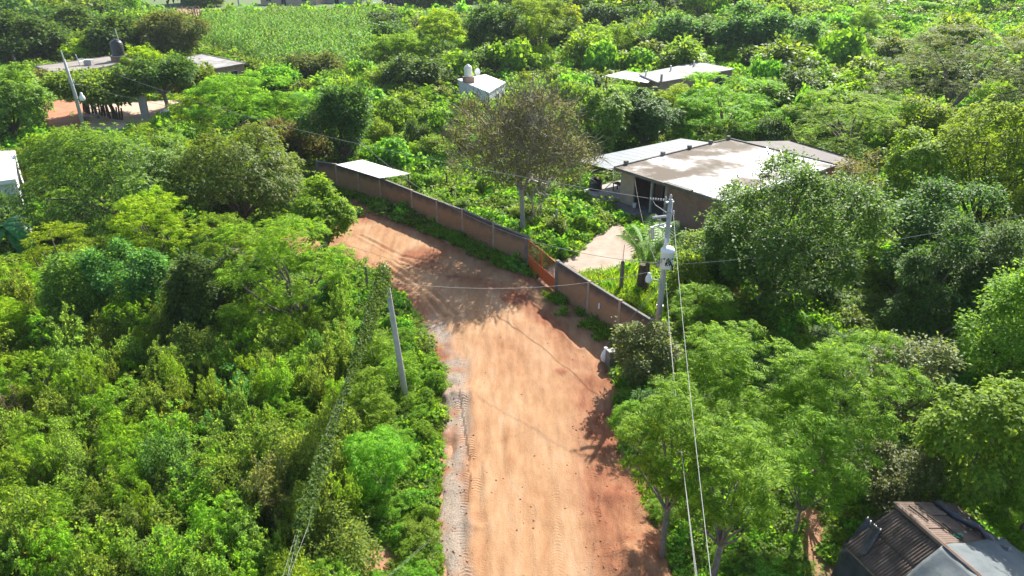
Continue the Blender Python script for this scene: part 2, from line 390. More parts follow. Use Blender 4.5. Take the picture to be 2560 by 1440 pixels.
def red_mask(x, y):
    d = -sdist(np.stack([x, y], 1), ROAD)
    cr, _ = polyline_near(x, y, np.array([G(*p)[:2] for p in [(1520, 1440), (1480, 1150), (1460, 950), (1400, 830), (1280, 730), (1080, 670)]]))
    s = smooth((1.9 - d) / 1.9) * .85 + smooth((1.5 - cr) / 1.5) * .7 + .35 * smooth(fbm(x, y, 3.1, 12) * 3 - 1.5)
    for px, py, r in ((1600, 1400, 2.2), (1130, 1130, .8), (1290, 745, 1.5), (1060, 640, 2.5), (1540, 1240, 1.2), (1405, 930, .6)):
        c = G(px, py); s = np.maximum(s, smooth((r - np.hypot(x - c[0], y - c[1])) / r * 1.6))
    return np.clip(s * (.25 + 1.25 * fbm(x, y, 1.1, 8)), 0, 1)
def road_z(x, y):
    d = sdist(np.stack([x, y], 1), ROAD) + (fbm(x, y, 1.3, 15) - .5) * 1.1
    z = .035 + (fbm(x * 3.2, y * .42, 1.0, 21) - .5) * .15 + (fbm(x, y, 2.2, 1) - .5) * .10 + (fbm(x, y, .5, 6) - .5) * .045 * (.4 + red_mask(x, y) + grey_mask(x, y))
    for L in TR[:2]:
        q, r = polyline_near(x, y, L); z -= (.07 * np.exp(-(q / .22) ** 2) - .04 * np.exp(-((q - .42) / .14) ** 2)) * (.3 + vnoise(x, y, 1.1, 5))
    for L in RT:
        q, r = polyline_near(x, y, L); z += (-.09 * np.exp(-(q / .13) ** 2) + .05 * np.exp(-((q - .28) / .12) ** 2)) * (.4 + vnoise(x, y, 1.5, 3))
    for px, py, r, h in ((1150, 985, .8, .28), (1118, 1000, .7, .25), (1600, 1400, 1.5, .35), (1120, 1090, .5, .2), (1530, 1245, .7, .15), (1405, 930, .5, .06)):
        c = G(px, py); z += h * np.exp(-((x - c[0]) ** 2 + (y - c[1]) ** 2) / r ** 2 * 1.5) * (.5 + fbm(x, y, .4, 7))
    gd = G(1128, 1110); z -= .22 * np.exp(-((x - gd[0]) / .22) ** 2 - ((y - gd[1]) / 1.0) ** 2)
    return z - .35 * smooth(d / .55)
m, nt, b = newmat('dirt_road')
tc = nt.nodes.new('ShaderNodeTexCoord'); mp = nt.nodes.new('ShaderNodeMapping'); mp.inputs['Scale'].default_value = (1, .28, 1); nt.links.new(tc.outputs['Object'], mp.inputs[0])
f = noise(nt, .55, 7, .65, vec=mp.outputs[0]); g = noise(nt, 2.4, 6, .7, vec=mp.outputs[0]); h = noise(nt, 14, 5, .7)
sand = ramp(nt, math_(nt, 'ADD', math_(nt, 'MULTIPLY', f, .6), math_(nt, 'MULTIPLY', g, .4)), [(.36, (.265, .132, .062)), (.5, (.335, .192, .100)), (.64, (.385, .252, .150))])
red = ramp(nt, g, [(.35, (.15, .050, .025)), (.6, (.255, .102, .053))])
gry = ramp(nt, h, [(.35, (.155, .127, .10)), (.6, (.285, .23, .18))])
c = mixc(nt, attr(nt, 'red'), sand, red); c = mixc(nt, attr(nt, 'grey'), c, gry)
peb = nt.nodes.new('ShaderNodeTexVoronoi'); peb.inputs['Scale'].default_value = 5; nt.links.new(tc.outputs['Object'], peb.inputs['Vector'])
c = mixc(nt, math_(nt, 'MULTIPLY', math_(nt, 'LESS_THAN', peb.outputs['Distance'], .09), .6), c, (.20, .085, .05))
nt.links.new(c, b.inputs['Base Color']); b.inputs['Roughness'].default_value = .95; b.inputs['Specular IOR Level'].default_value = .15
tread = math_(nt, 'MULTIPLY', math_(nt, 'SINE', math_(nt, 'MULTIPLY', attr(nt, 'phase'), 2 * math.pi / .17)), math_(nt, 'MULTIPLY', attr(nt, 'track'), .9))
hh = math_(nt, 'ADD', math_(nt, 'ADD', math_(nt, 'MULTIPLY', h, 1.0), math_(nt, 'MULTIPLY', g, 1.2)), tread)
bump(nt, b, hh, .8, .05)
road = grid_sheet('dirt_road', np.arange(-27, 14, .11), np.arange(10, 70, .13), road_z, m,
                  keep=lambda x, y: sdist(np.stack([x, y], 1), ROAD) < .9, attrs=dict(track=track_mask, phase=track_phase, grey=grey_mask, red=red_mask))
PINK = surf('pale_dirt', (.29, .215, .165), (.40, .31, .25), 1.1, .95, .3, 9)
YARDM = surf('yard_dirt', (.38, .25, .17), (.46, .335, .25), .5, .95, .25, 5, c3=(.50, .38, .29))
def flat(poly, name, mat, step, lift=.05):
    lo = poly.min(0) - 1; hi = poly.max(0) + 1
    def zf(x, y): return ground_z(x, y) + lift - .4 * smooth(sdist(np.stack([x, y], 1), poly) / .7) + (fbm(x, y, .8, 2) - .5) * .05
    return grid_sheet(name, np.arange(lo[0], hi[0], step), np.arange(lo[1], hi[1], step), zf, mat, keep=lambda x, y: sdist(np.stack([x, y], 1), poly) < .6)
path = flat(PATH, 'dirt_path', PINK, .2)
yard = flat(YARD, 'dirt_yard', YARDM, .8, .12)
REDM = surf('red_dirt', (.30, .115, .055), (.44, .20, .11), .6, .95, .3, 6)
red_track = flat(REDTRACK, 'red_dirt_track', REDM, .8, .12)

# ------------------------------------------------------------------ brick wall along the road with its gate
WALL_TOP = [(793, 405), (840, 412), (895, 427), (950, 446), (1030, 478), (1093, 502), (1157, 526), (1235, 560), (1318, 593)]
WALL2_TOP = [(1395, 655), (1474, 706), (1552, 754), (1632, 803)]
WH = 2.4
def wall_run(parent, pxs, base):
    pts = [G(px, py, WH)[:2] for px, py in pxs]
    for i, (a, c) in enumerate(zip(pts[:-1], pts[1:])):
        d = c - a; L = np.hypot(*d); u = d / L; nrm = np.array([-u[1], u[0]]); mid = (a + c) / 2
        rz = math.atan2(u[1], u[0]); hgt = WH + (0 if i % 3 else .03)
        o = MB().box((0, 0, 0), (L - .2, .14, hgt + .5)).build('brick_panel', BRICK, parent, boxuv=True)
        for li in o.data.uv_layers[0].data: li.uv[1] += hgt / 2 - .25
        o.location = (mid[0] - base[0], mid[1] - base[1], hgt / 2 - .25); o.rotation_euler.z = rz
        k = MB().box((0, 0, 0), (L - .22, .17, .06)).build('coping', CONC_D, parent)
        k.location = (mid[0] - base[0], mid[1] - base[1], hgt + .033); k.rotation_euler.z = rz
    for i, a in enumerate(pts):
        d = (pts[min(i + 1, len(pts) - 1)] - pts[max(i - 1, 0)]); rz = math.atan2(d[1], d[0])
        big = i in (0, len(pts) - 1)
        p = MB().box((0, 0, 0), (.26 if big else .2, .24 if big else .19, WH + .56)).build('pillar', PILLAR if not big else CONC_D, parent)
        p.location = (a[0] - base[0], a[1] - base[1], (WH + .56) / 2 - .44); p.rotation_euler.z = rz
    return pts
b0 = G(1157, 526, WH); b0[2] = 0
wall = empty('brick_wall', b0, 'long red brick perimeter wall curving along the dirt road up to the orange gate', 'wall')
wp = wall_run(wall, WALL_TOP, b0)
b1 = G(1500, 722, WH); b1[2] = 0
wall2 = empty('brick_wall', b1, 'shorter brick wall running from the orange gate down to the transformer pole', 'wall')
wp2 = wall_run(wall2, WALL2_TOP, b1)
MB().box((0, 0, 0), (.1, .04, .35)).build('weep_pipe', WHITE, wall2).location = tuple(np.array([*(G(1505, 725, WH)[:2]), 1.35]) - b1 + np.array([-.14, -.1, 0]))
ga, gb = wp[-1], wp2[0]; gd = gb - ga; gl = np.hypot(*gd); gu = gd / gl
gate = empty('driveway_gate', (ga[0], ga[1], .05), 'orange metal driveway gate with solid lower panels and open bars above', 'gate', math.atan2(gu[1], gu[0]))
for k in range(2):
    x0 = .16 + k * (gl - .32) / 2 + .02; x1 = x0 + (gl - .32) / 2 - .05; w = x1 - x0; xm = (x0 + x1) / 2
    leaf = MB().box((xm, 0, .52), (w - .1, .025, .86)).build('gate_panel', ORANGE, gate)
    fr = MB()
    for zz in (.08, .97, 2.22): fr.box((xm, 0, zz), (w, .05, .05))
    for xx in (x0 + .025, x1 - .025): fr.box((xx, 0, 1.15), (.05, .052, 2.2))
    fr.build('gate_frame', RUST if k == 9 else ORANGE, gate)
    nb = 11
    bar = MB().box((0, 0, 0), (.04, .04, 1.2)).mesh('bar', RUST)
    for j in range(nb): link('bar', bar, gate, (x0 + w * (j + 1) / (nb + 1), 0, 1.595))
# tin-roofed lean-to behind the wall
cp = [G(840, 412, 2.62), G(905, 400, 2.75), G(1025, 435, 2.75), G(950, 446, 2.62)]
cb = sum(cp) / 4; cb[2] = 0
carport = empty('carport', cb, 'small shelter with a flat bright white sheet roof just behind the brick wall', 'shelter')
L4 = [p - cb for p in cp]
for k in range(5):      # sheets side by side
    t0, t1 = k / 5 + .004, (k + 1) / 5 - .004
    q = [L4[0] + (L4[3] - L4[0]) * t0, L4[0] + (L4[3] - L4[0]) * t1, L4[1] + (L4[2] - L4[1]) * t1, L4[1] + (L4[2] - L4[1]) * t0]
    v = [tuple(p) for p in q] + [(p[0], p[1], p[2] + .03) for p in q]
    MB().add(v, [(3, 2, 1, 0), (4, 5, 6, 7), (0, 1, 5, 4), (1, 2, 6, 5), (2, 3, 7, 6), (3, 0, 4, 7)]).build('roof_sheet', WHITE_ROOF, carport)
for p in L4[1:3] + [(L4[1] + L4[2]) / 2]: MB().tube([(p[0] * .96, p[1] * .96, -.1), (p[0] * .96, p[1] * .96, p[2] - .02)], .06).build('post', WOOD_D, carport)
for a, c in ((L4[0], L4[3]), (L4[1], L4[2])): MB().tube([a * .96 - (0, 0, .06), c * .96 - (0, 0, .06)], .045).build('beam', WOOD_D, carport)

# ------------------------------------------------------------------ main house (origin at the roof's corner nearest the water tank)
hA = G(1540, 418, 3.3); hrz = math.atan2(-.79, .61)
house = empty('concrete_house', (hA[0], hA[1], 0), 'low house with a stained flat concrete roof and open porch behind the gate', 'house', hrz)
HX, HY = 11.7, 16.3
def hbox(name, x0, x1, y0, y1, z0, z1, mat, uv=False, par=house):
    o = MB().box(((x0 + x1) / 2, (y0 + y1) / 2, (z0 + z1) / 2), (x1 - x0, y1 - y0, z1 - z0)); return o.build(name, mat, par, boxuv=uv)
roof = hbox('roof', -.1, HX, -.1, HY, 3.12, 3.30, ROOF_STAIN)
for nm, a in (('roof_edge', (-.12, .02, -.12, HY, 3.30, 3.40)), ('roof_edge', (.03, HX, HY - .14, HY + .02, 3.30, 3.42)), ('roof_edge', (5.9, HX, -.12, .0, 3.303, 3.36)), ('fascia', (-.15, HX, -.16, -.101, 3.08, 3.33))):
    hbox(nm, *a, CONC_D, par=roof)
for yy in (1.3, 6.2, 10.0, 13.2, 16.0): hbox('rebar_stub', -.2, .1, yy - .17, yy + .17, 3.41, 3.66, CONC_D, par=roof)
for xx in (2.5, 4.0): MB().tube([(xx + 2, HY - .3, 3.46), (xx + 3.6, HY - 2.2, 3.42)], .05).build('pipe', METAL, roof)
hbox('roof_step', 5.9, 8.7, -.35, .1, 3.31, 3.45, CONC_D, par=roof)
hbox('front_wall', .35, 2.0, .35, .55, -.1, 3.11, PLASTER)
hbox('wall', 5.8, 11.3, .35, .55, -.1, 3.11, BRICK_H, True)
hbox('wall', .35, .55, .56, 15.9, -.1, 3.11, BRICK_H, True)
hbox('wall', 11.1, 11.3, .56, 15.9, -.1, 3.11, BRICK_H, True)
hbox('wall', .56, 11.09, 15.7, 15.9, -.1, 3.11, BRICK_H, True)
hbox('porch_back_wall', 2.0, 7.5, 3.2, 3.4, .06, 3.11, BRICK_H, True)
hbox('porch_post', 3.9, 4.1, .36, .56, .06, 3.11, CONC)
hbox('porch_post', 5.55, 5.79, .34, .58, .06, 3.11, CONC)
hbox('porch_floor', .56, 7.5, .3, 3.2, -.3, .05, CONC_D)
hbox('door', 3.0, 3.95, 3.12, 3.19, .06, 2.1, DARKM)
hbox('window', 5.0, 6.2, 3.12, 3.19, 1.0, 2.1, GLASS)
for xx, yy in ((HX - .1, .35), (HX - .1, 6)): MB().tube([(xx - .1, yy, 3.1), (xx + .75, yy, 3.02)], .07, 8).build('drain_spout', METAL, house)
# terrace slab and water tank by the corner
ter = hbox('terrace', -3.6, .3, -.9, 6.5, -.3, .35, CONC)
hbox('terrace_step', .35, 5.5, -1.3, .29, -.3, .12, CONC_D)
tk = G(1488, 482)
def water_tank(loc, r, h, mat, label, group=None):
    t = empty('water_tank', loc, label, 'water tank', 0, group)
    prof = [(r * .98, 0)]
    for i in range(6): prof += [(r, .04 * h + i * h * .115), (r, .04 * h + i * h * .115 + h * .075), (r * .965, .04 * h + i * h * .115 + h * .09)]
    prof += [(r * .97, h * .76), (r * .8, h * .88), (r * .45, h * .95), (r * .36, h * .96)]
    MB().lathe(prof, sides=20).build('tank_body', mat, t, True)
    MB().lathe([(r * .35, h * .962), (r * .35, h * 1.0), (r * .28, h * 1.02)], sides=14).build('lid', mat, t)
    MB().tube([(r * 1.02, 0, h * .1), (r * 1.12, 0, h * .1), (r * 1.12, 0, -.2)], .025).build('outlet_pipe', METAL, t)
    return t
water_tank((tk[0], tk[1], .02), .62, 1.55, BLACK_PL, 'dark water tank standing on the ground at the porch corner of the house')
# sheet-metal canopy beyond the roof, and the darker rear roof
cq = [G(1438, 402, 3.0), G(1703, 347, 3.05), G(1790, 350, 3.05), G(1545, 432, 3.0)]
cq[3] = np.array([*(hA[:2] + np.array([-.42, .02])), 3.02]); cq[2] = np.array([*(hA[:2] + np.array([.79, .61]) * 14.6 + np.array([-.35, .2])), 3.06])
cc = cq[0].copy(); cc[2] = 0
canopy = empty('metal_canopy', cc, 'long pale grey sheet metal canopy roof attached beside the stained concrete roof', 'canopy')
LQ = [p - cc for p in cq]
for k in range(14):
    t0, t1 = k / 14 + .0012, (k + 1) / 14 - .0012
    q = [LQ[0] + (LQ[1] - LQ[0]) * t0, LQ[3] + (LQ[2] - LQ[3]) * t0, LQ[3] + (LQ[2] - LQ[3]) * t1, LQ[0] + (LQ[1] - LQ[0]) * t1]
    v = [tuple(p) for p in q] + [(p[0], p[1], p[2] + .035) for p in q]
    MB().add(v, [(3, 2, 1, 0), (4, 5, 6, 7), (0, 1, 5, 4), (1, 2, 6, 5), (2, 3, 7, 6), (3, 0, 4, 7)]).build('roof_sheet', METAL_ROOF, canopy)
for t in (.03, .35, .68, .97):
    p = LQ[0] + (LQ[1] - LQ[0]) * t; q = LQ[3] + (LQ[2] - LQ[3]) * t
    MB().tube([(p[0] + .2, p[1] - .1, -.2), (p[0] + .2, p[1] - .1, 2.97)], .06).build('post', METAL, canopy)
    MB().tube([p - (0, 0, .06), q - (0, 0, .06)], .05, 4).build('beam', METAL, canopy)
rq = [G(1840, 352, 3.0), G(1975, 350, 3.0), G(2150, 402, 3.0), G(2090, 418, 3.0)]
rcen = sum(rq) / 4; rcen[2] = 0
annex = empty('house_annex', rcen, 'annex with a dark grey flat roof tucked behind the stained concrete roof', 'house')
MB().prism([p - rcen for p in rq], 2.75, 2.92).build('roof', ROOF_DARK, annex)
MB().prism([(p - rcen) * .93 for p in rq], -.2, 2.749).build('wall', BRICK_H, annex, boxuv=True)
for a, c in ((rq[1], rq[2]),): MB().tube([a - rcen + (0, 0, .02), c - rcen + (0, 0, .02)], .07, 5).build('roof_pole', WOOD_D, annex)
# odd things on the porch
pw = Matrix.Rotation(hrz, 4, 'Z')
def on_house(x, y, z): return hA * (1, 1, 0) + np.array(pw @ Vector((x, y, z)))
bk = empty('bucket', on_house(2.35, .2, .13), 'white plastic bucket standing at the porch edge beside the plaster wall', 'bucket')
MB().lathe([(.14, 0), (.18, .38), (.17, .385), (.13, .05)], sides=12).build('bucket_body', WHITE, bk)
MB().tube([(-.18, 0, .36), (-.1, 0, .46), (.1, 0, .46), (.18, 0, .36)], .008, 4).build('handle', METAL, bk)
ch = empty('porch_table', on_house(-1.2, 1.9, .35), 'dark wooden table in the shade under the metal canopy', 'table', hrz)
MB().box((0, 0, .72), (1.3, .7, .06)).build('tabletop', WOOD_D, ch)
for sx in (-1, 1):
    for sy in (-1, 1): MB().box((sx * .56, sy * .27, .345), (.07, .07, .69)).build('leg', WOOD_D, ch)

# ------------------------------------------------------------------ brick houses in the distance
def poly_house(name, corners, h, label, roofmat, wallmat=BRICK_H, roof_t=.16, over=1.04, z=0):
    c = sum(np.array(p) for p in corners) / len(corners); c = np.array([c[0], c[1], z])
    e = empty(name, c, label, 'house'); loc = [np.array([p[0], p[1]]) - c[:2] for p in corners]
    n = len(loc)
    for i in range(n):
        a, d = loc[i] * .985, loc[(i + 1) % n] * .985; u = d - a; L = np.hypot(*u); mid = (a + d) / 2
        o = MB().box((0, 0, 0), (L - .2, .18, h + .5)).build('wall', wallmat, e, boxuv=True); o.location = (mid[0], mid[1], h / 2 - .25); o.rotation_euler.z = math.atan2(u[1], u[0])
    MB().prism([p * over for p in loc], h + .002, h + roof_t).build('roof', roofmat, e)
    return e, loc, c
def opening(e, a, d, t, w, z0, z1, nm='window', mat=GLASS, frame=CONC):
    u = d - a; L = np.hypot(*u); u = u / L; nr = np.array([u[1], -u[0]]); c = np.mean([a, d], 0)
    if nr @ c < 0: nr = -nr
    p = a * .985 + (d - a) * .985 * t + nr * .13; rz = math.atan2(u[1], u[0])
    f = MB().box((0, 0, 0), (w + .24, .1, z1 - z0 + .24)).build(nm, frame, e); f.location = (p[0], p[1], (z0 + z1) / 2); f.rotation_euler.z = rz
    s = 1 if nm == 'window' else 1
    g = MB()
    for k in range(2): g.box(((-.25 + .5 * k) * w, 0, 0), (w / 2 - .05, .12, z1 - z0))
    g.build('pane' if nm == 'window' else 'door_panel', mat, f)
    return f
h1 = [G(92, 168, 3.0), G(285, 142, 3.0), G(345, 152, 3.0), G(148, 190, 3.0)]
e1, l1, c1 = poly_house('brick_house', h1, 3.0, 'brick house with a tan flat roof carrying a black water tank behind the yard trees', ROOF_TAN)
opening(e1, l1[3], l1[0], .45, 1.6, .0, 2.1, 'door', DARKM); opening(e1, l1[2], l1[3], .3, 1.4, .9, 2.1); opening(e1, l1[2], l1[3], .75, 1.4, .9, 2.1)
for i in (0, 1, 3): MB().box((*((l1[i] + l1[(i + 1) % 4]) / 2 * 1.02), 3.2), (np.hypot(*(l1[(i + 1) % 4] - l1[i])) * .98, .14, .09), math.atan2(*(l1[(i + 1) % 4] - l1[i])[::-1])).build('roof_edge', CONC_D, e1)
tb = G(300, 152, 3.16)
MB().box((tb[0] - c1[0], tb[1] - c1[1], 3.56), (2.2, 2.2, .8), .3).build('tank_plinth', BRICK_H, e1, boxuv=True)
MB().box((tb[0] - c1[0], tb[1] - c1[1], 4.0), (2.4, 2.4, .09), .3).build('plinth_cap', CONC, e1)
water_tank((tb[0], tb[1], 4.05), 1.0, 2.5, BLACK_PL, 'big black water tank on its plinth on the tan roof')
ant = G(318, 152, 3.16)
an = empty('antenna_mast', (ant[0] - .3, ant[1], 3.16), 'thin pale antenna mast leaning beside the black water tank', 'antenna')
MB().tube([(0, 0, 0), (-.55, 0, 5.0)], .07).build('mast', METAL, an); MB().tube([(-.2, 0, 1.6), (-1.0, -.2, 1.6)], .05).build('brace', METAL, an)
MB().box((.1, 0, .1), (.5, .5, .2)).build('base', CONC, an)
cr = G(205, 163, 3.16)
chair = empty('plastic_chair', (cr[0], cr[1], 3.16), 'white plastic chair left out on the tan flat roof', 'chair', .6)
MB().box((0, 0, .62), (.8, .75, .07)).build('seat', WHITE, chair)
MB().box((-.42, 0, 1.15), (.07, .75, 1.0), ry=-.15).build('backrest', WHITE, chair)
for sx in (-1, 1):
    MB().box((0, sx * .38, .9), (.75, .07, .05)).build('armrest', WHITE, chair)
    for sy in (-1, 1): MB().box((sy * .34, sx * .32, .29), (.07, .07, .58)).build('leg', WHITE, chair)
bx = empty('storage_box', cr + np.array([1.1, .2, 0]), 'grey box sitting beside the plastic chair on the roof', 'box')
MB().box((0, 0, .4), (1.1, .8, .8)).build('box_body', CONC, bx); MB().box((0, 0, .83), (1.16, .86, .06)).build('lid', WHITE, bx)
h2 = [G(415, 157, 3.0), G(505, 138, 3.0), G(610, 160, 3.0), G(490, 181, 3.0)]
e2, l2, c2 = poly_house('brick_house', h2, 3.0, 'brick house with a pale grey flat roof and one dark window beside the maize field', ROOF_GREY)
opening(e2, l2[2], l2[3], .27, 1.9, 1.0, 2.2); opening(e2, l2[2], l2[3], .75, 1.4, 1.0, 2.2)
for i in (0, 1): MB().box((*((l2[i] + l2[(i + 1) % 4]) / 2 * 1.02), 3.2), (np.hypot(*(l2[(i + 1) % 4] - l2[i])) * .98, .14, .09), math.atan2(*(l2[(i + 1) % 4] - l2[i])[::-1])).build('roof_edge', CONC_D, e2)
h3 = [G(1146, 201, 2.8), G(1213, 189, 2.8), G(1262, 208, 2.8), G(1222, 233, 2.8)]
e3, l3, c3 = poly_house('white_house', h3, 2.8, 'small house with a bright white roof and a cream water tank in the greenery', WHITE_ROOF, WALLPAINT)
opening(e3, l3[3], l3[0], .4, 1.0, .9, 1.9); opening(e3, l3[2], l3[3], .5, .9, 0, 2.0, 'door', DARKM)
tb = G(1171, 206, 2.96); MB().box((tb[0] - c3[0], tb[1] - c3[1], 3.36), (1.35, 1.35, .8), .4).build('tank_plinth', BRICK_H, e3, boxuv=True)
water_tank((tb[0], tb[1], 3.77), .58, 1.65, CREAM, 'cream water tank on a brick plinth on the bright white roof')
dp = G(1193, 199, 2.96)
dish = empty('satellite_dish', (dp[0], dp[1], 2.96), 'small white satellite dish behind the cream water tank', 'satellite dish', .3)
MB().tube([(0, 0, 0), (0, 0, .9)], .05).build('mast', METAL, dish)
dm = MB(); k = np.arange(14) * 2 * math.pi / 14
rings = [[(r * .42 * math.cos(q), -.1 + (.16 * r * r) * -1 - .02, 1.15 + r * .55 * math.sin(q)) for q in k] for r in (.12, .6, 1.0)]
dm.add(sum(rings, []), [(i * 14 + j, i * 14 + (j + 1) % 14, (i + 1) * 14 + (j + 1) % 14, (i + 1) * 14 + j) for i in range(2) for j in range(14)] + [tuple(range(14))]); dm.build('reflector', WHITE, dish)
MB().tube([(0, -.1, .7), (0, -.6, .95)], .02, 4).build('feed_arm', METAL, dish)
h4 = [G(1585, 196, 2.9), G(1745, 158, 2.9), G(1832, 174, 2.9), G(1655, 200, 2.9)]
h4 = [G(1600, 187, 2.9), G(1745, 158, 2.9), G(1832, 175, 2.9), G(1648, 208, 2.9)]
e4, l4, c4 = poly_house('long_house', h4, 2.9, 'long house with a patchy white roof far behind the stained concrete roof', ROOF_GREY)
opening(e4, l4[2], l4[3], .2, 1.8, 1.0, 2.1); opening(e4, l4[2], l4[3], .78, .8, .9, 1.7, 'window', WHITE); opening(e4, l4[2], l4[3], .5, 1.2, 0, 2.1, 'door', DARKM)
for t in (.0, .45, .9):
    p = l4[0] + (l4[1] - l4[0]) * t * .9 + (l4[3] - l4[0]) * .3; MB().tube([(p[0], p[1], 3.05), (p[0], p[1], 3.9)], .13, 6).build('roof_vent', METAL, e4)
MB().box((*(l4[3] * .93), 3.55), (.3, .3, 1.0)).build('roof_stub', CONC, e4)
lt = [G(1512, 190, 2.6), G(1560, 178, 2.7), G(1645, 190, 2.8), G(1620, 208, 2.7)]; lcen = sum(lt) / 4; lcen[2] = 0
lean = empty('lean_to', lcen, 'pale sagging sheet lean-to at the near end of the long house', 'shelter')
for k in range(4):
    t0, t1 = k / 4 + .01, (k + 1) / 4 - .01
    q = [lt[0] + (lt[3] - lt[0]) * t0, lt[0] + (lt[3] - lt[0]) * t1, lt[1] + (lt[2] - lt[1]) * t1, lt[1] + (lt[2] - lt[1]) * t0]; q = [p - lcen for p in q]
    v = [tuple(p) for p in q] + [(p[0], p[1], p[2] + .05) for p in q]
    MB().add(v, [(3, 2, 1, 0), (4, 5, 6, 7), (0, 1, 5, 4), (1, 2, 6, 5), (2, 3, 7, 6), (3, 0, 4, 7)]).build('roof_sheet', WHITE_ROOF, lean)
for p in lt: p = (p - lcen) * (.94, .94, 1); MB().tube([(p[0], p[1], -.3), (p[0], p[1], p[2])], .08).build('post', WOOD_D, lean)
# white building at the picture's left edge
h5 = [G(-60, 402, 3.0), G(18, 396, 3.0), G(42, 446, 3.0), G(-70, 476, 3.0)]
h5 = [np.array([-52.5, 68, 3]), np.array([-47.6, 68.6, 3]), np.array([-42.3, 60.0, 3]), np.array([-47, 57.2, 3])]
e5, l5, c5 = poly_house('white_house', h5, 3.0, 'white walled building with a white roof cut off by the picture edge', WHITE_ROOF, WALLPAINT, .35)
opening(e5, l5[2], l5[3], .7, 1.0, 0, 2.1, 'door', DARKM)
# houses along the far road
def far_house(px0, px1, py, h, label, wallm, doors, wins):
    a = G(px0, py); d = G(px1, py); zz = float(ground_z(a[0], a[1])); b3 = d + np.array([2, 9, 0]); a3 = a + np.array([1, 9, 0])
    e, l, c = poly_house('far_house', [a, d, b3, a3], h, label, CONC_D, wallm, .25, 1.1, zz)
    for t in doors: opening(e, l[0], l[1], t, 1.6, 0, 2.6, 'door', BLACK_IN)
    for t in wins: opening(e, l[0], l[1], t, 1.8, 1.2, 2.6)
    return e
far_house(652, 790, 13, 3.6, 'greyish pink walled house at the far edge of the maize field', PLASTER, (.42,), (.15, .8))
far_house(800, 905, 8, 3.6, 'dark grey house to the far corner of the maize field', CONC, (.4,), (.75,))
far_house(955, 1050, 13, 3.4, 'dark open fronted shack beyond the maize field', WOOD_D, (.25, .75), (.5,))
far_house(1095, 1180, 8, 3.4, 'low shaded house half hidden behind the far round trees', CONC_D, (.5,), (.2,))
bench = empty('white_table', G(950, 17), 'white table standing in front of the dark far shack', 'table')
MB().box((0, 0, 1.3), (4.2, 1.6, .2)).build('tabletop', WHITE, bench)
for sx in (-1, 1): MB().box((sx * 1.9, 0, .6), (.15, 1.4, 1.25)).build('leg', METAL, bench)

# ------------------------------------------------------------------ corrugated shed, lower corner
R0 = np.array([14.06, 20.48, 3.2]); R1 = np.array([14.70, 18.60, 3.2]); rd = (R1 - R0) / np.linalg.norm(R1 - R0); sl = np.array([rd[1], -rd[0], 0.])
sz = float(terrain_z(np.array([15.]), np.array([19.]))[0])
shed = empty('shed', (R0[0], R0[1], sz), 'shed roofed with old corrugated cardboard sheets and grey plastic tarps', 'shed')
def shed_pt(a, s_, drop, lift=0): return R0 + rd * a + sl * s_ * 1.0 - np.array([0, 0, drop]) + np.array([0, 0, lift]) - np.array([R0[0], R0[1], sz])
def sheet(name, a0, a1, s0, s1, side, slope, mat, lift=0., amp=.032, pitch=.105, parent=shed, sag=0, jit=0, lab=None):
    """corrugated sheet: a along the ridge, s down the slope"""
    na = max(4, int(round((a1 - a0) / pitch * 4))); ns = 5; v = []
    for j in range(ns + 1):
        s_ = s0 + (s1 - s0) * j / ns
        for i in range(na + 1):
            a = a0 + (a1 - a0) * i / na
            z = amp * math.sin(2 * math.pi * a / pitch) - sag * math.sin(math.pi * j / ns) + jit * math.sin(a * 5 + s_ * 3)
            v.append(shed_pt(a, s_ * side, s_ * slope, lift + z))
    f = [(j * (na + 1) + i, j * (na + 1) + i + 1, (j + 1) * (na + 1) + i + 1, (j + 1) * (na + 1) + i) for j in range(ns) for i in range(na)]
    o = MB().add(v, f).build(name, mat, parent, True)
    md = o.modifiers.new('thickness', 'SOLIDIFY'); md.thickness = .008
    if lab: o['label'] = lab
    return o
for c in range(4):
    a0 = -.05 + c * .72
    sheet('corrugated_sheet', a0, a0 + .70, .02, 1.12, 1, .55, CARD, .03 + .012 * (c % 2))
    sheet('corrugated_sheet', a0, a0 + .70, 1.02, 2.1, 1, .55, CARD, .0 + .012 * (c % 2))
for c in range(6):
    a0 = -.3 + c * .72
    for r in range(3): sheet('corrugated_sheet', a0, a0 + .71, .05 + r * 1.05, 1.2 + r * 1.05, -1, .30, CARD_B if (c + r) % 3 else CARD, .035 + .02 * ((c + r) % 2) - .02 * r, .012, .105, sag=.03 * ((c * r) % 2))
MB().tube([shed_pt(-.1, 0, 0, .06), shed_pt(1.0, .02, 0, .08), shed_pt(2.0, 0, 0, .05), shed_pt(4.5, 0, 0, .05)], .11, 8).build('ridge_cap', CARD_B, shed)
for i, (a, s_) in enumerate(((.3, .5), (.8, .9), (1.25, 1.15))): MB().tube([shed_pt(a - .3, -s_, s_ * .3, .12), shed_pt(a + .5, -s_ - .1, s_ * .3 + .02, .11)], .035, 5).build('batten', WOOD_D, shed)
MB().box(tuple(shed_pt(1.95, 2.0, 1.12, -.1)), (3.9, .12, .12), math.atan2(rd[1], rd[0])).build('eave_beam', WOOD, shed)
for a in (-.1, 1.6, 3.4):
    for s_, dz in ((1.95, 1.15), (-2.9, .95)):
        p = shed_pt(a, s_, dz, -.1); MB().tube([(p[0], p[1], 0), tuple(p)], .07).build('post', WOOD_D, shed)
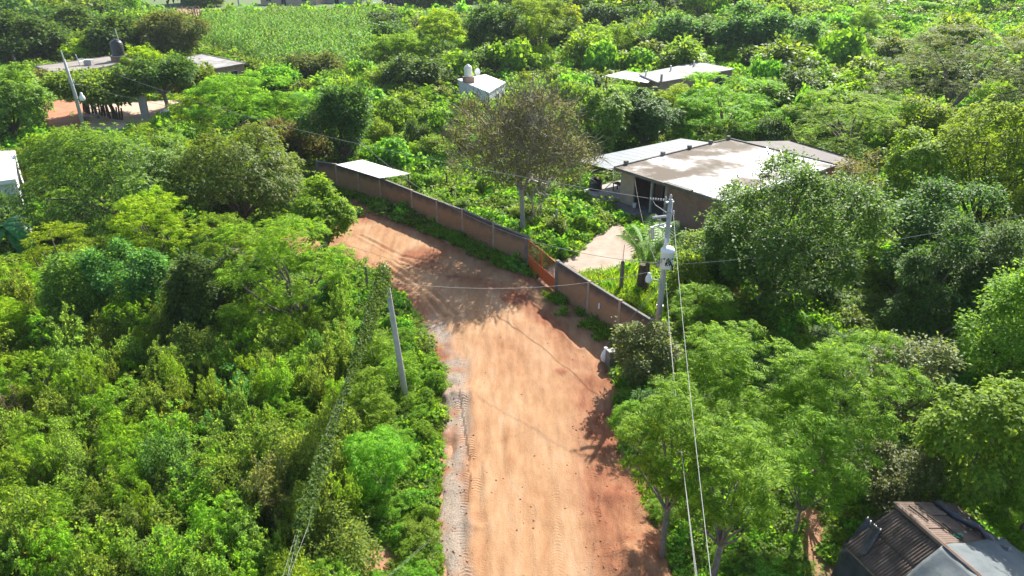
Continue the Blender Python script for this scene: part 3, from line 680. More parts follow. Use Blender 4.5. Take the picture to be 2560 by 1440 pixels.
def cloth(name, pts, nu, nv, mat, parent, amp=.05, seed=1, thick=.006, lab=None):
    """draped sheet over a bilinear patch of four corners with wrinkles"""
    a, b2, c, d = [np.array(p, float) for p in pts]; v = []
    for j in range(nv + 1):
        for i in range(nu + 1):
            s_, t = i / nu, j / nv; p = (a * (1 - s_) + b2 * s_) * (1 - t) + (d * (1 - s_) + c * s_) * t
            w = (vnoise(np.array([s_ * 7 + seed]), np.array([t * 3.1]), 1, seed)[0] - .5) * amp * 2 + (vnoise(np.array([s_ * 3 + t * 11]), np.array([t * 6 + seed]), 1, seed + 3)[0] - .5) * amp
            v.append(p + (0, 0, w))
    f = [(j * (nu + 1) + i, j * (nu + 1) + i + 1, (j + 1) * (nu + 1) + i + 1, (j + 1) * (nu + 1) + i) for j in range(nv) for i in range(nu)]
    o = MB().add(v, f).build(name, mat, parent, True); md = o.modifiers.new('thickness', 'SOLIDIFY'); md.thickness = thick
    if lab: o['label'] = lab
    return o
cloth('tarp', [shed_pt(2.0, .1, 0, .14), shed_pt(5.2, .05, 0, .12), shed_pt(5.2, 2.4, 1.3, .1), shed_pt(2.15, 2.3, 1.25, .1)], 26, 14, TARP, shed, .05, 2, lab='grey tarp over the near slope')
cloth('tarp', [shed_pt(2.0, .1, 0, .145), shed_pt(1.75, -3.3, 1.0, .14), shed_pt(5.3, -3.4, 1.0, .13), shed_pt(5.2, .05, 0, .125)], 22, 20, TARP, shed, .06, 5, lab='grey tarp over the far slope')
cloth('hanging_tarp', [shed_pt(-.35, .95, .55, .1), shed_pt(.35, .95, .52, .12), shed_pt(.75, 1.9, 1.05, .10), shed_pt(-.1, 2.2, 1.5, -.1)], 14, 10, TARP_B, shed, .06, 4, lab='torn black tarp hanging off the corner')
cloth('wall_tarp', [shed_pt(-.2, 1.9, 1.1, -.1), shed_pt(3.2, 1.95, 1.12, -.1), shed_pt(3.2, 2.2, 3.0, 0), shed_pt(-.2, 2.2, 3.0, 0)], 14, 8, TARP_B, shed, .05, 8)
cloth('wall_tarp', [shed_pt(-.22, 1.9, 1.1, -.1), shed_pt(-.22, .1, .1, -.1), shed_pt(-.25, .1, 3.0, 0), shed_pt(-.25, 2.1, 3.0, 0)], 12, 8, TARP_B, shed, .05, 9)
rp = [shed_pt(-.2 + t * 2.6, -2.2 - .55 * t + .1 * math.sin(t * 9), .66 + .17 * t, .14 + .04 * math.sin(t * 13)) for t in np.linspace(0, 1, 14)]
roll = MB().tube(rp, [.13 + .05 * math.sin(i * 2.1) for i in range(14)], 9).build('plastic_roll', TARP_B, None, True); ro = np.array([R0[0], R0[1], sz]); roll.location = ro
tag(roll, 'crumpled roll of black plastic lying on the shed roof', 'plastic sheet')
gp = shed_pt(1.55, -1.25, .38, .09) + ro
gr = MB().tube([np.array([math.cos(q) * (.14 + .04 * math.sin(3 * q)), math.sin(q) * .1, .01 * math.sin(2 * q)]) for q in np.linspace(0, 5.4, 16)], .022, 5).build('green_rag', GREENPL); gr.location = gp
tag(gr, 'small bright green plastic loop on the brown shed roof', 'plastic scrap')

# ------------------------------------------------------------------ poles, cables and small street furniture
pr = G(1640, 862); pz = 9.1
pole = empty('utility_pole', (pr[0], pr[1], 0), 'concrete utility pole carrying the white transformer at the brick wall end', 'utility pole', 0)
ptop = np.array([.02, -.05, pz])
MB().tube([(0, 0, -.6), (0, 0, 3), (.01, -.02, 6), ptop], [.19, .17, .15, .12], 12).build('pole_shaft', CONC_POLE, pole, True)
MB().box((-.05, -.05, 8.93), (.5, .1, .1), .2).build('crossarm', METAL, pole)
def insulator(par, p, r=.06, h=.26):
    o = MB().lathe([(r * .5, 0), (r, .03), (r * .55, .07), (r, .1), (r * .55, .14), (r, .17), (r * .5, .21), (r * .4, h)], sides=10).build('insulator', PORCELAIN, par, True); o.location = p; return o
insulator(pole, (.0, -.05, 9.12), .09); insulator(pole, (-.25, -.05, 9.0)); insulator(pole, (.2, -.16, 8.25), .08)
ins = MB()
for i in range(6): ins.lathe([(.03, 0), (.075, .03), (.075, .05), (.03, .09)], sides=10)
string = MB()
for i in range(7):
    q = np.array([-.18 - i * .13, .1 + i * .05, 9.02 - i * .004]); string.tube([q, q + (-.06, .023, 0)], [.075, .045], 8)
string.build('insulator_string', PORCELAIN, pole)
arm = MB().tube([(-.1, -.12, 7.75), (-.85, -.25, 7.6)], .045, 6).tube([(-.1, -.1, 7.45), (-.6, -.22, 7.62)], .03, 5).build('bracket_arm', METAL, pole)
fc = MB().tube([(-.95, -.3, 8.15), (-.15, -.2, 8.2)], [.07, .085], 8).build('lightning_arrester', PORCELAIN, pole); MB().tube([(-.5, -.24, 7.65), (-.5, -.24, 8.12)], .03, 5).build('arrester_stem', METAL, fc)
cut = MB().tube([(-.82, -.3, 6.95), (-.92, -.3, 7.62)], [.09, .11], 8).build('fuse_cutout', PORCELAIN, pole)
MB().tube([(-1.0, -.38, 6.9), (-1.12, -.36, 7.5)], .035, 6).build('fuse_tube', METAL, cut)
tx = MB().lathe([(.36, 0), (.37, .02), (.37, .92), (.395, .95), (.395, 1.05), (.33, 1.15), (.2, 1.24), (.06, 1.27)], (0, 0, 0), 20).build('transformer', WHITE, pole, True); tx.location = (.02, -.52, 5.3)
MB().lathe([(.06, 0), (.11, .06), (.07, .12), (.11, .18), (.07, .24), (.11, .30), (.06, .38), (.05, .6)], (-.2, -.1, 1.15), 10).build('bushing', WHITE, tx, True)
for k, a in enumerate((-.24, .0, .22)): MB().lathe([(.035, 0), (.05, .03), (.03, .09)], (a * 1.0, -.385, .62), 8).build('terminal', CONC_D, tx)
MB().box((0, .45, .55), (.16, .3, .12)).build('mounting_bracket', METAL, tx)
for i, (txt, z) in enumerate((('JV', .44), ('KV', .25))):
    cu = bpy.data.curves.new('lettering', 'FONT'); cu.body = txt; cu.size = .27; cu.extrude = .004; cu.offset = .012; cu.align_x = 'CENTER'
    o = bpy.data.objects.new('lettering', cu); COL.objects.link(o); o.parent = tx; o.location = (.0, -.385, z); o.rotation_euler = (math.pi / 2, 0, 0); cu.materials.append(BLACK_PL)
    bpy.context.view_layer.update(); lm_ = bpy.data.meshes.new_from_object(o.evaluated_get(bpy.context.evaluated_depsgraph_get())); mw = (o.location.copy(), o.rotation_euler.copy()); bpy.data.objects.remove(o); o = bpy.data.objects.new('lettering', lm_); COL.objects.link(o); o.parent = tx; o.location, o.rotation_euler = mw
    if not lm_.materials: lm_.materials.append(BLACK_PL)
MB().tube([(.1, -.39, .5), (.25, -.35, .2), (.3, -.3, -.05), (.42, .1, -.1)], .045, 6).build('lead_cable', BLACK_PL, tx)
for k in range(3): MB().tube([(-.3, -.2, .62 - k * .1), (-.55, -.25, .5 - k * .12), (-.6, -.1, .2 - k * .1), (-.35, .2, -.05)], .022, 5).build('lead_cable', CABLE, tx)
MB().tube([(-.22, -.6, 6.55), (-.3, -.5, 7.0), (-.35, -.35, 7.55)], .02, 5).build('jumper_wire', CABLE, pole)
MB().tube([(.2, -.16, 8.35), (-.2, -.15, 8.4), (-.75, .2, 8.7), (-.9, .38, 8.95), (-.7, .35, 9.03)], .028, 5).build('jumper_wire', CABLE, pole)
for k in range(3): MB().lathe([(.2, 0), (.2, .06)], (0, 0, (2.6, 5.0, 7.5)[k]), 12).build('pole_band', METAL, pole)
# street lamp on the pole
def lamp(par, at, out, nm='street_lamp'):
    o = MB().tube([at, out + np.array([0, 0, -.05])], .03, 6).build('lamp_arm', METAL, par)
    h = MB().lathe([(.02, .32), (.09, .28), (.1, .14), (.16, .06), (.2, -.1), (.16, -.26), (.05, -.3)], tuple(out), 14).build('lamp_head', WHITE, par, True); return h
lamp(pole, np.array([-.12, -.1, 4.25]), np.array([-.88, -.45, 4.62]))
# leaning pole by the verge with its vine-covered cables
p1 = G(1018, 1020); pole2 = empty('utility_pole', (p1[0], p1[1], 0), 'bare leaning concrete pole in the green verge beside the dirt road', 'utility pole')
top2 = np.array([-.55, -.1, 8.05])
MB().tube([(0.05, 0, -.5), top2 * .33, top2 * .7, top2], [.17, .155, .13, .11], 12).build('pole_shaft', CONC_POLE, pole2, True)
MB().lathe([(.13, 0), (.13, .07)], tuple(top2 - (0, 0, .5)), 10).build('pole_band', METAL, pole2)
insulator(pole2, tuple(top2 + (0.14, 0, -.3)), .05, .2)
# upper-left lamp pole
p2 = G(212, 332); pole3 = empty('utility_pole', (p2[0], p2[1], 0), 'slim concrete pole with a white lamp beside the dirt yard fence', 'utility pole')
t3 = top_z(p2[1], 126)
MB().tube([(0.05, 0, -.5), (0, 0, t3 * .5), (-.25, 0, t3 - 1)], [.24, .2, .15], 10).build('pole_shaft', CONC_POLE, pole3, True)
MB().tube([(-.25, 0, t3 - 1), (-.35, 0, t3)], .07, 6).build('pole_pin', METAL, pole3)
MB().box((-.05, 0, t3 * .62), (.5, .12, .12)).build('crossarm', METAL, pole3); insulator(pole3, (.25, 0, t3 * .62), .1, .35); insulator(pole3, (-.3, 0, t3 * .62), .1, .35)
lampz = top_z(p2[1], 240); lo = MB().lathe([(.03, .55), (.14, .45), (.16, .2), (.28, .05), (.34, -.2), (.26, -.45), (.08, -.5)], (1.05, -.5, lampz), 12).build('lamp_head', WHITE, pole3, True)
MB().tube([(0, 0, lampz - .7), (.95, -.45, lampz + .3)], .05, 6).build('lamp_arm', METAL, pole3)
p4 = G(48, 178); pole4 = empty('wooden_pole', (p4[0], p4[1], 0), 'short dark wooden pole at the corner of the tan roofed house', 'pole')
MB().tube([(0, 0, -.4), (-.4, 0, top_z(p4[1], 122))], [.2, .14], 8).build('pole_shaft', WOOD, pole4); MB().box((-.35, 0, top_z(p4[1], 128)), (.7, .12, .12)).build('crossarm', WOOD_D, pole4)
p5 = G(598, 16); pole5 = empty('wooden_pole', (p5[0], p5[1], 0), 'pale pole rising out of the picture at the far field edge', 'pole')
MB().tube([(0, 0, -.4), (-.2, 0, 8)], [.3, .22], 8).build('pole_shaft', CONC_POLE, pole5); MB().box((-.2, 0, 7.6), (1.6, .15, .15)).build('crossarm', WOOD, pole5)

def cable(name, a, b2, sag, r, mat, label, n=28, cat='cable', group=None):
    a = np.array(a, float); b2 = np.array(b2, float); t = np.linspace(0, 1, n)[:, None]
    pts = a + (b2 - a) * t - np.array([0, 0, 1.]) * (4 * sag * t * (1 - t))
    o = MB().tube(pts - a, r, 5).build(name, mat); o.location = a; tag(o, label, cat, group); return o
wpr = pr + np.array([0, 0, 0]); Pt = lambda x, y, z: pr + np.array([x, y, z])
cable('power_cable', Pt(-1.1, .45, 9.0), np.array([p2[0] - .3, p2[1], t3 - .2]), 1.6, .012, CABLE, 'overhead cable from the transformer pole top back towards the yard lamp pole')
cable('power_cable', Pt(.2, -.2, 8.3), np.array([4.2, 11.0, 9.6]), .35, .009, CABLE, 'single bright overhead cable descending from the transformer pole towards the camera')
for k in range(3): cable('power_cable', Pt(.05 + .03 * k, -.25, 5.0 - .2 * k), np.array([4.45 + .05 * k, 12.2, 7.5 - .1 * k]), .45 + .12 * k, .0055, CABLE, ('upper', 'middle', 'lower')[k] + ' strand of the three low cables running together from the transformer', group='low cables from the transformer')
cable('power_cable', Pt(.3, -.3, 5.35), np.array([30.0, 39.2, 7.9]), .5, .013, CABLE, 'cable from the transformer across the dark trees to the picture edge')
cable('power_cable', Pt(-.5, -.4, 5.5), np.array([-13.5, 62.5, 6.2]), 2.4, .018, CABLE_D, 'thick dark cable from the transformer sagging along the brick wall')
cable('power_cable', Pt(-.3, -.4, 5.1), np.array([*(p1 + top2)[:2], 7.25]), .7, .007, CABLE, 'thin cable sagging over the road between the two nearest concrete poles')
cable('power_cable', Pt(-.4, -.4, 5.25), on_house(.2, 2.0, 3.05), .9, .009, CABLE_D, 'thin service cable from the transformer to the porch house')
cable('power_cable', np.array([p2[0] + .2, p2[1], t3 * .62]), np.array([-24., 78, 4.2]), .8, .02, CABLE, 'cable from the yard lamp pole across the front of the yard trees')
cable('power_cable', np.array([p2[0] + .3, p2[1], t3 * .6]), G(330, 170, 3.0), 1.0, .022, CABLE_D, 'slack service cable from the yard lamp pole to the tan roofed house')
cable('power_cable', np.array([p4[0] - .4, p4[1], top_z(p4[1], 128)]), np.array([p4[0] - 30, p4[1] + 3, 7.0]), .8, .03, CABLE_D, 'cable leaving the short wooden pole over the picture edge')
g1 = G(1493, 886)
for k in range(2): cable('guy_wire', Pt(-.1 + .06 * k, -.15, 4.1), g1 + np.array([.14 * k, .1 * k, 0]), .02, .010, CABLE, ('outer', 'inner')[k] + ' guy wire stretched from the transformer pole down to the road edge', group='guy wires of the transformer pole')
rope = [np.array([.55 * k, .03 * math.sin(k * 1.7), .02 + .03 * math.sin(k * 2.3)]) for k in range(6)]

# guy anchor: white rag and concrete post
ap = G(1528, 915); post_a = empty('concrete_stump', (ap[0], ap[1], 0), 'squat grey concrete block in the bush at the guy wire end', 'concrete block')
MB().box((0, 0, .45), (.55, .5, 1.1), .4).build('block', CONC_D, post_a); MB().box((-.05, -.03, 1.03), (.45, .42, .06), .4).build('block_cap', CONC, post_a)
rag = G(1512, 905); rg = empty('white_bag', (rag[0], rag[1], 0.05), 'white plastic bag caught at the road edge under the guy wires', 'bag')
MB().lathe([(.05, 0), (.24, .06), (.27, .3), (.2, .55), (.1, .72), (.05, .8)], sides=9).build('bag_body', SACK, rg, True); MB().lathe([(.05, .8), (.11, .9), (.02, .93)], sides=7).build('bag_knot', SACK, rg)
# posts
def post(px, py, top, label, r=.08, mat=CONC_D, extra=None, cat='post'):
    g = G(px, py); e = empty('fence_post', (g[0], g[1], 0), label, cat, .3); z = top_z(g[1], top)
    MB().box((0, 0, z / 2 - .2), (r * 2, r * 2, z + .4)).build('post_shaft', mat, e); MB().box((0, 0, z + .03), (r * 1.6, r * 1.6, .05)).build('post_cap', mat, e)
    if extra: MB().tube([(0, 0, z + .05), (.02, 0, top_z(g[1], extra))], .02, 5).build('rebar', RUST, e)
    return e
post(1551, 742, 655, 'square concrete post with a tall rusty rod behind the lower brick wall', .1, CONC_D, 612)
post(1390, 585, 525, 'thin concrete post in the bushes behind the brick wall', .07, CONC_POLE)
post(921, 742, 668, 'weathered wooden post at the road bend near the leaning pole', .07, WOOD)
post(1098, 505, 482, 'short wooden post beside the shelter inside the wall', .07, WOOD)
post(1118, 478, 440, 'slim dark post in the garden behind the wall', .06, WOOD_D)
# palisade in the yard
pf0, pf1 = G(212, 283), G(305, 303)
fence = empty('palisade_fence', (pf0[0], pf0[1], 0), 'row of dark upright wooden stakes along the dirt yard', 'fence')
stake = MB().tube([(0, 0, -.3), (.05, 0, 1.0), (.02, 0, 1.9)], [.13, .12, .10], 6).mesh('stake', WOOD_D)
for i in range(20):
    q = (pf1 - pf0) * i / 19; o = link('stake', stake, fence, (q[0], q[1] + random.uniform(-.3, .3), random.uniform(-.3, .1))); o.rotation_euler = (random.uniform(-.1, .1), random.uniform(-.12, .12), random.uniform(0, 6))
MB().tube([(0, 0, .9), tuple(pf1 - pf0 + (0, 0, .9))], .05, 5).build('rail', WOOD_D, fence)
pb = G(366, 300); gp_ = empty('gate_pillar', (pb[0], pb[1], 0), 'stout grey concrete pillar standing alone in the dirt yard', 'pillar')
MB().box((0, 0, 1.5), (.75, .75, 3.2)).build('pillar_shaft', CONC, gp_); MB().box((0, 0, 3.17), (.9, .9, .12)).build('pillar_cap', CONC, gp_)
for i, (px, lb) in enumerate(((416, 'white bulk sack under the yard tree, nearer the stake fence'), (436, 'white bulk sack under the yard tree, on the side away from the stake fence'))):
    q = G(px, 297); s_ = empty('bulk_sack', (q[0], q[1], .12), lb, 'sack', .3, 'bulk sacks in the yard')
    MB().lathe([(.45, 0), (.58, .12), (.6, .6), (.56, .95), (.5, 1.05), (.3, 1.02)], sides=10).build('sack_body', SACK, s_, True); MB().lathe([(.2, 1.0), (.28, 1.1), (.1, 1.2)], sides=8).build('sack_neck', SACK, s_)
q = G(230, 300); bc = empty('bench', (q[0], q[1], .1), 'pale concrete bench slab behind the lamp pole', 'bench', .3)
MB().box((0, 0, .5), (2.2, .6, .12)).build('seat', CONC, bc)
for sx in (-1, 1): MB().box((sx * .8, 0, .2), (.2, .5, .47)).build('leg', CONC_D, bc)
# far fence by the field
fp0, fp1 = G(345, 24), G(500, 34)
ff = empty('wire_fence', (fp0[0], fp0[1], 0), 'post and wire fence along the far dirt track', 'fence')
pm = MB().tube([(0, 0, -.3), (0, 0, 1.9)], .14, 6).mesh('post', WOOD)
for i in range(12): q = (fp1 - fp0) * i / 11; link('post', pm, ff, (q[0], q[1], 0))
for z in (.6, 1.1, 1.6): MB().tube([(0, 0, z), tuple(fp1 - fp0 + (0, 0, z))], .02, 4).build('wire', CABLE_D, ff)
q = G(492, 48); gt = empty('pole_gate', (q[0], q[1], 0), 'small leaning pole gate at the corner of the maize field', 'gate')
for i in range(4): MB().tube([(i * .7 - 1, 0, -.2), (i * .7 - 1 + .1 * (i % 2), .2, 3.2 - .3 * i)], .16, 6).build('post', WOOD, gt)
for z in (.8, 1.6): MB().tube([(-1.2, .1, z), (1.6, .1, z + .2)], .09, 5).build('rail', WOOD, gt)
# bare roof frame in the scrub
q = G(1945, 172); fr = empty('bare_roof_frame', (q[0], q[1], 0), 'bare pole framework of a ruined hut in the scrub', 'hut frame')
for i in range(6): MB().tube([(-2.5 + i, -1.2, 2.6), (-2.1 + i, 1.2, 4.4)], .07, 5).build('rafter', BARK_P, fr)
for k in range(3): MB().tube([(-2.8, -1.2 + k * 1.2, 2.65 + k * .9), (3.0, -1.2 + k * 1.2, 2.65 + k * .9)], .06, 5).build('purlin', BARK_P, fr)
for x in (-2.4, 2.6):
    for y, z in ((-1.2, 2.6), (1.2, 4.3)): MB().tube([(x, y, -.3), (x, y, z)], .09, 6).build('post', WOOD_D, fr)

# ------------------------------------------------------------------ vegetation
def nrm(v): return v / (np.linalg.norm(v, axis=-1, keepdims=True) + 1e-9)
def quads_mesh(name, Q, mats, idx=None, mb=None):
    """leaf quads (n,4,3) plus optional MB of stems (material slot 1)"""
    Q = np.asarray(Q, np.float32); n = len(Q)
    co = Q.reshape(-1, 3); lv = np.arange(4 * n, dtype=np.int32); tot = [4] * n; mi = np.zeros(n, np.int32) if idx is None else idx
    if mb is not None and mb.v:
        c2 = np.concatenate(mb.v); f2 = mb.f; extra = np.concatenate([np.array(f) for f in f2]) + 4 * n
        co = np.concatenate([co, c2]); lv = np.concatenate([lv, extra]).astype(np.int32); tot = np.concatenate([tot, [len(f) for f in f2]]); mi = np.concatenate([mi, np.array(mb.m)])
    tot = np.asarray(tot, np.int32); st = np.concatenate([[0], np.cumsum(tot)[:-1]]).astype(np.int32)
    me = bpy.data.meshes.new(name); me.vertices.add(len(co)); me.vertices.foreach_set('co', co.astype(np.float32).ravel())
    me.loops.add(len(lv)); me.loops.foreach_set('vertex_index', lv)
    me.polygons.add(len(tot)); me.polygons.foreach_set('loop_start', st); me.polygons.foreach_set('loop_total', tot)
    for m in mats: me.materials.append(m)
    me.polygons.foreach_set('material_index', mi.astype(np.int32)); me.update(calc_edges=True)
    return me
def leaves(p, d, up, L, wr, fold=.12, droop=.15):
    """one folded quad per leaf: base point, direction, rough up, length"""
    d = nrm(d); s = nrm(np.cross(d, up)); n = np.cross(s, d); L = np.broadcast_to(L, (len(p),))[:, None]
    mid = p + d * L * .45; g = np.array([0, 0, 1.])
    return np.stack([p, mid + s * L * wr * .5 + n * L * fold, p + d * L - g * L * droop, mid - s * L * wr * .5 + n * L * fold], 1)

STY = {  # leaf form, width ratio, leaves per tuft, tuft radius (of crown), lobe flatness, lobes
    'mango': ('whorl', .40, 9, .05, .85, 15), 'feather': ('frond', .26, 3, .06, .27, 21), 'yellow': ('frond', .30, 3, .06, .24, 20),
    'small': ('rand', .66, 11, .085, .8, 16), 'blue': ('rand', .62, 10, .08, .8, 12), 'dark': ('rand', .66, 12, .075, .9, 14),
    'vine': ('cover', .85, 9, .07, 1.0, 11), 'lime': ('rand', .66, 11, .07, .7, 17), 'open': ('frond', .26, 3, .06, .40, 26),
    'dry': ('rand', .5, 7, .08, .8, 14), 'silver': ('rand', .66, 10, .075, .85, 12), 'glossy': ('whorl', .52, 7, .06, .85, 14),
    'grass': ('rand', .2, 9, .05, .8, 8)}
STYMAT = {'glossy': 'lime'}
def crown(r, R, h, style, n, L, lobes=None):
    """leaf quads of a crown centred on the origin, R wide and h tall (semi axes); also lobe centres for the limbs"""
    form, wr, per, tr, flat, nl = STY[style]; nl = lobes or nl
    k = np.arange(nl) + .5; ph = k * 2.39996 + r.uniform(0, 6); cz = 1 - 1.72 * k / nl; cr = np.sqrt(np.clip(1 - cz ** 2, 0, 1))
    D = np.stack([cr * np.cos(ph), cr * np.sin(ph), cz], 1) + r.normal(0, .13, (nl, 3))
    C = D * np.array([R, R, h]) * r.uniform(.40, .86, (nl, 1)); rl = R * (r.uniform(.20, .46, nl) if form != 'frond' else r.uniform(.17, .36, nl))
    perq = 1 if form != 'frond' else 12
    nt = max(nl * 3, int(n / (per * perq)))
    li = r.choice(nl, nt, p=rl ** 2 / (rl ** 2).sum())
    dirs = nrm(r.normal(0, 1, (nt, 3)) + .55 * nrm(C[li] / np.array([R, R, h])) + np.array([0, 0, .45]))
    fl = np.array([1, 1, flat * min(1.0, 1.25 * h / R)])
    T = C[li] + dirs * rl[li][:, None] * fl * (r.uniform(.66, 1.05, (nt, 1)) + r.exponential(.13, (nt, 1)))
    out = nrm(dirs * .7 + nrm(T) * .5)
    trr = tr * min(R, 3.2) * .40 + L * .50
    P = np.repeat(T, per, 0); O = np.repeat(out, per, 0); m = len(P); Ls = L * r.uniform(.65, 1.25, m)
    up = np.array([0, 0, 1.]) + r.normal(0, .28, (m, 3))
    if form == 'whorl':
        a = np.tile(np.arange(per) * 2 * math.pi / per, nt) + np.repeat(r.uniform(0, 6, nt), per)
        ax = nrm(np.repeat(out, per, 0) * .6 + np.array([0, 0, .8])); e1 = nrm(np.cross(ax, np.array([.3, .9, .1]))); e2 = np.cross(ax, e1)
        d = e1 * np.cos(a)[:, None] + e2 * np.sin(a)[:, None] + ax * r.uniform(-.15, .7, (m, 1))
        Q = leaves(P + r.normal(0, trr * .35, (m, 3)), d, ax + r.normal(0, .25, (m, 3)), Ls, wr, .06, .22)
    elif form == 'rand':
        off = r.normal(0, 1, (m, 3)); d = (nrm(off) + O * .6 + r.normal(0, .3, (m, 3))) * np.array([1, 1, .45])
        Q = leaves(P + off * trr * .75, d, up + O * .4, Ls, wr)
    elif form == 'cover':
        off = r.normal(0, 1, (m, 3)); off -= (off * O).sum(1, keepdims=True) * O * .8
        d = off * .6 + np.array([0, 0, -.45]) + r.normal(0, .4, (m, 3)); Q = leaves(P + off * trr, d, O + r.normal(0, .4, (m, 3)), Ls, wr, .05, .05)
    else:
        d = nrm(O * np.array([1, 1, .35]) + r.normal(0, .55, (m, 3)) * np.array([1, 1, .5])); d[:, 2] = np.abs(d[:, 2]) * .3 + r.normal(.06, .14, m); d = nrm(d)
        Lf = L * 4.2 * r.uniform(.7, 1.2, m); P = P + r.normal(0, trr * .4, (m, 3)); s = nrm(np.cross(d, np.array([0, 0, 1.]) + r.normal(0, .25, (m, 3)))); Q = []
        for j in range(6):
            t = .18 + .82 * j / 5.5; b_ = P + d * (Lf * t)[:, None] - np.array([0, 0, 1]) * (Lf * .30 * t * t)[:, None]
            pl = Lf * .40 * math.sin(math.pi * min(.93, .25 + .72 * (j + .6) / 6))
            for sg in (-1, 1):
                dd = s * sg + d * .35 + r.normal(0, .10, (m, 3)) + np.array([0, 0, -.12]); Q.append(leaves(b_, dd, np.array([0, 0, 1.]) + r.normal(0, .2, (m, 3)), pl, wr * 1.05, .02, .12))
        Q = np.concatenate(Q)
    return Q, C, T
def limbs(r, H0, zc, C, T, rad, nsub=22, lean=0.25, sides=6):
    """trunk from the ground, limbs out to the lobes, twigs to some tufts"""
    mb = MB(); off = np.array([0, 0, zc]); fork = np.array([r.normal(0, lean), r.normal(0, lean), H0])
    mb.tube([(0, 0, -.4), fork * (.4, .4, .5) + r.normal(0, .05, 3), fork], [rad * 1.25, rad, rad * .8], sides)
    sel = np.argsort(r.random(len(C)))[:min(len(C), 12)]
    for i in sel:
        e = C[i] + off; mdl = fork * .45 + e * .55 + np.array([0, 0, .12 * np.linalg.norm(e - fork)]) * r.uniform(-.5, 1) + r.normal(0, .05, 3) * np.linalg.norm(e - fork)
        mb.tube([fork, fork * .7 + mdl * .3 + r.normal(0, .03, 3), mdl, e], [rad * .62, rad * .48, rad * .3, rad * .12], 5, 0, False)
    for i in r.choice(len(T), min(nsub, len(T)), False):
        j = np.argmin(((C - T[i]) ** 2).sum(1)); mb.tube([C[j] + off, (C[j] + T[i]) / 2 + off + r.normal(0, .06, 3), T[i] + off], [rad * .16, rad * .1, rad * .05], 4, 0, False)
    return mb
def shoots(r, R, H, n, L, style):
    """loose bush of arching stems with leaves along stems and side twigs"""
    form, wr = STY[style][0], STY[style][1]; ns = 34; mb = MB(); P = []; D = []
    for i in range(ns):
        a = r.uniform(0, 6.28); o = np.array([math.cos(a), math.sin(a), 0]); out = r.uniform(.1, 1.0); hh = H * r.uniform(.45, 1.08) * (1 - .35 * out * out)
        t = np.linspace(0, 1, 6)[:, None]; pts = o * R * (.12 + .95 * out * t ** 1.5) + np.array([0, 0, 1.]) * hh * (t * 1.25 - .25 * t ** 3) + r.normal(0, .04, (6, 3)) * t
        mb.tube(pts, np.linspace(.022, .007, 6), 3, 0, False)
        for k in range(7):
            u = r.uniform(.3, 1); q = np.array([np.interp(u, t[:, 0], pts[:, c]) for c in range(3)]); d = nrm(r.normal(0, 1, 3) * np.array([1, 1, .45]) + o * .5 + np.array([0, 0, .35])); l = r.uniform(.25, .6) * min(1, R)
            m = max(4, int(n / (ns * 7))); s_ = r.uniform(0, 1, m) ** .8; P.append(q + d * (l * s_)[:, None] - np.array([0, 0, .25]) * (l * s_ ** 2)[:, None] + r.normal(0, .045, (m, 3))); D.append(d * .6 + r.normal(0, .75, (m, 3)) * np.array([1, 1, .5]))
    P = np.concatenate(P); D = np.concatenate(D); m = len(P)
    return leaves(P, D, np.array([0, 0, 1.]) + r.normal(0, .32, (m, 3)), L * r.uniform(.6, 1.3, m), max(wr, .5)), mb
BARKOF = {'mango': BARK_D, 'feather': BARK, 'yellow': BARK, 'open': BARK, 'small': BARK_D, 'dry': BARK_P, 'lime': BARK_D, 'silver': BARK}
TREES = []          # (x, y, R) of everything planted, for spacing the fill
def tree_mesh(r, style, R, H, zb, d, mult=1.0, Lmul=1.0, cap=26000, trunk_r=None):
    h = H * (1 - zb) / 2; zc = H * zb + h
    base = {'mango': .30, 'glossy': .20, 'small': .15, 'blue': .17, 'dark': .18, 'vine': .19, 'lime': .15, 'dry': .14, 'silver': .14, 'grass': .3}.get(style, .145)
    L = max(base, d / 731 * (3.5 if STY[style][0] != "frond" else 2.05)) * Lmul
    wr = STY[style][1]; per = L * L * wr * .5 * (1 if STY[style][0] != 'frond' else 3.2)
    n = int(min(cap * .60, max(700, (2 * math.pi * R * math.sqrt((R * R + h * h) / 2) * 5.0) / per)) * mult)
    Q, C, T = crown(r, R, h, style, n, L)
    Q[..., :2] *= R / np.percentile(np.hypot(Q[:, 0, 0], Q[:, 0, 1]), 96); Q[..., 2] += zc; Q[..., 2] *= H / np.percentile(Q[:, 0, 2], 98.5)
    tr = trunk_r or max(.05, .028 * H + .012 * R)
    mb = limbs(r, max(.15, H * max(zb, .12) * .95), zc, C, T, tr, 26, .06 * R)
    return Q, mb
def plant(name, style, label, x, y, R, H, zb=0.155, cat='tree', group=None, mult=1.0, seed=None, cap=26000, Lmul=1.0, split=True, mat=None, trunk_r=None, stretch=1.0):
    z = float(terrain_z(np.array([x]), np.array([y]))[0]); r = np.random.default_rng(seed if seed is not None else int(abs(x * 131 + y * 977)))
    d = depth_of((x, y, H / 2)); Q, mb = tree_mesh(r, style, R, H, zb, d, mult, Lmul, cap, trunk_r)
    if stretch != 1: Q[..., 1] *= stretch
    lm = mat or LM[STYMAT.get(style, style)]; bm_ = BARKOF.get(style, BARK)
    TREES.append((x, y, R))
    if split:
        e = empty(name, (x, y, z), label, cat, 0, group)
        o = mb.build('trunk', bm_, e, True); c = link('crown', quads_mesh('crown', Q, [lm]), e); return e
    o = link(name, quads_mesh(name, Q, [lm, bm_], None, MBm(mb)), None, (x, y, z)); tag(o, label, cat, group); return o
def MBm(mb): mb.m = [1] * len(mb.m); return mb
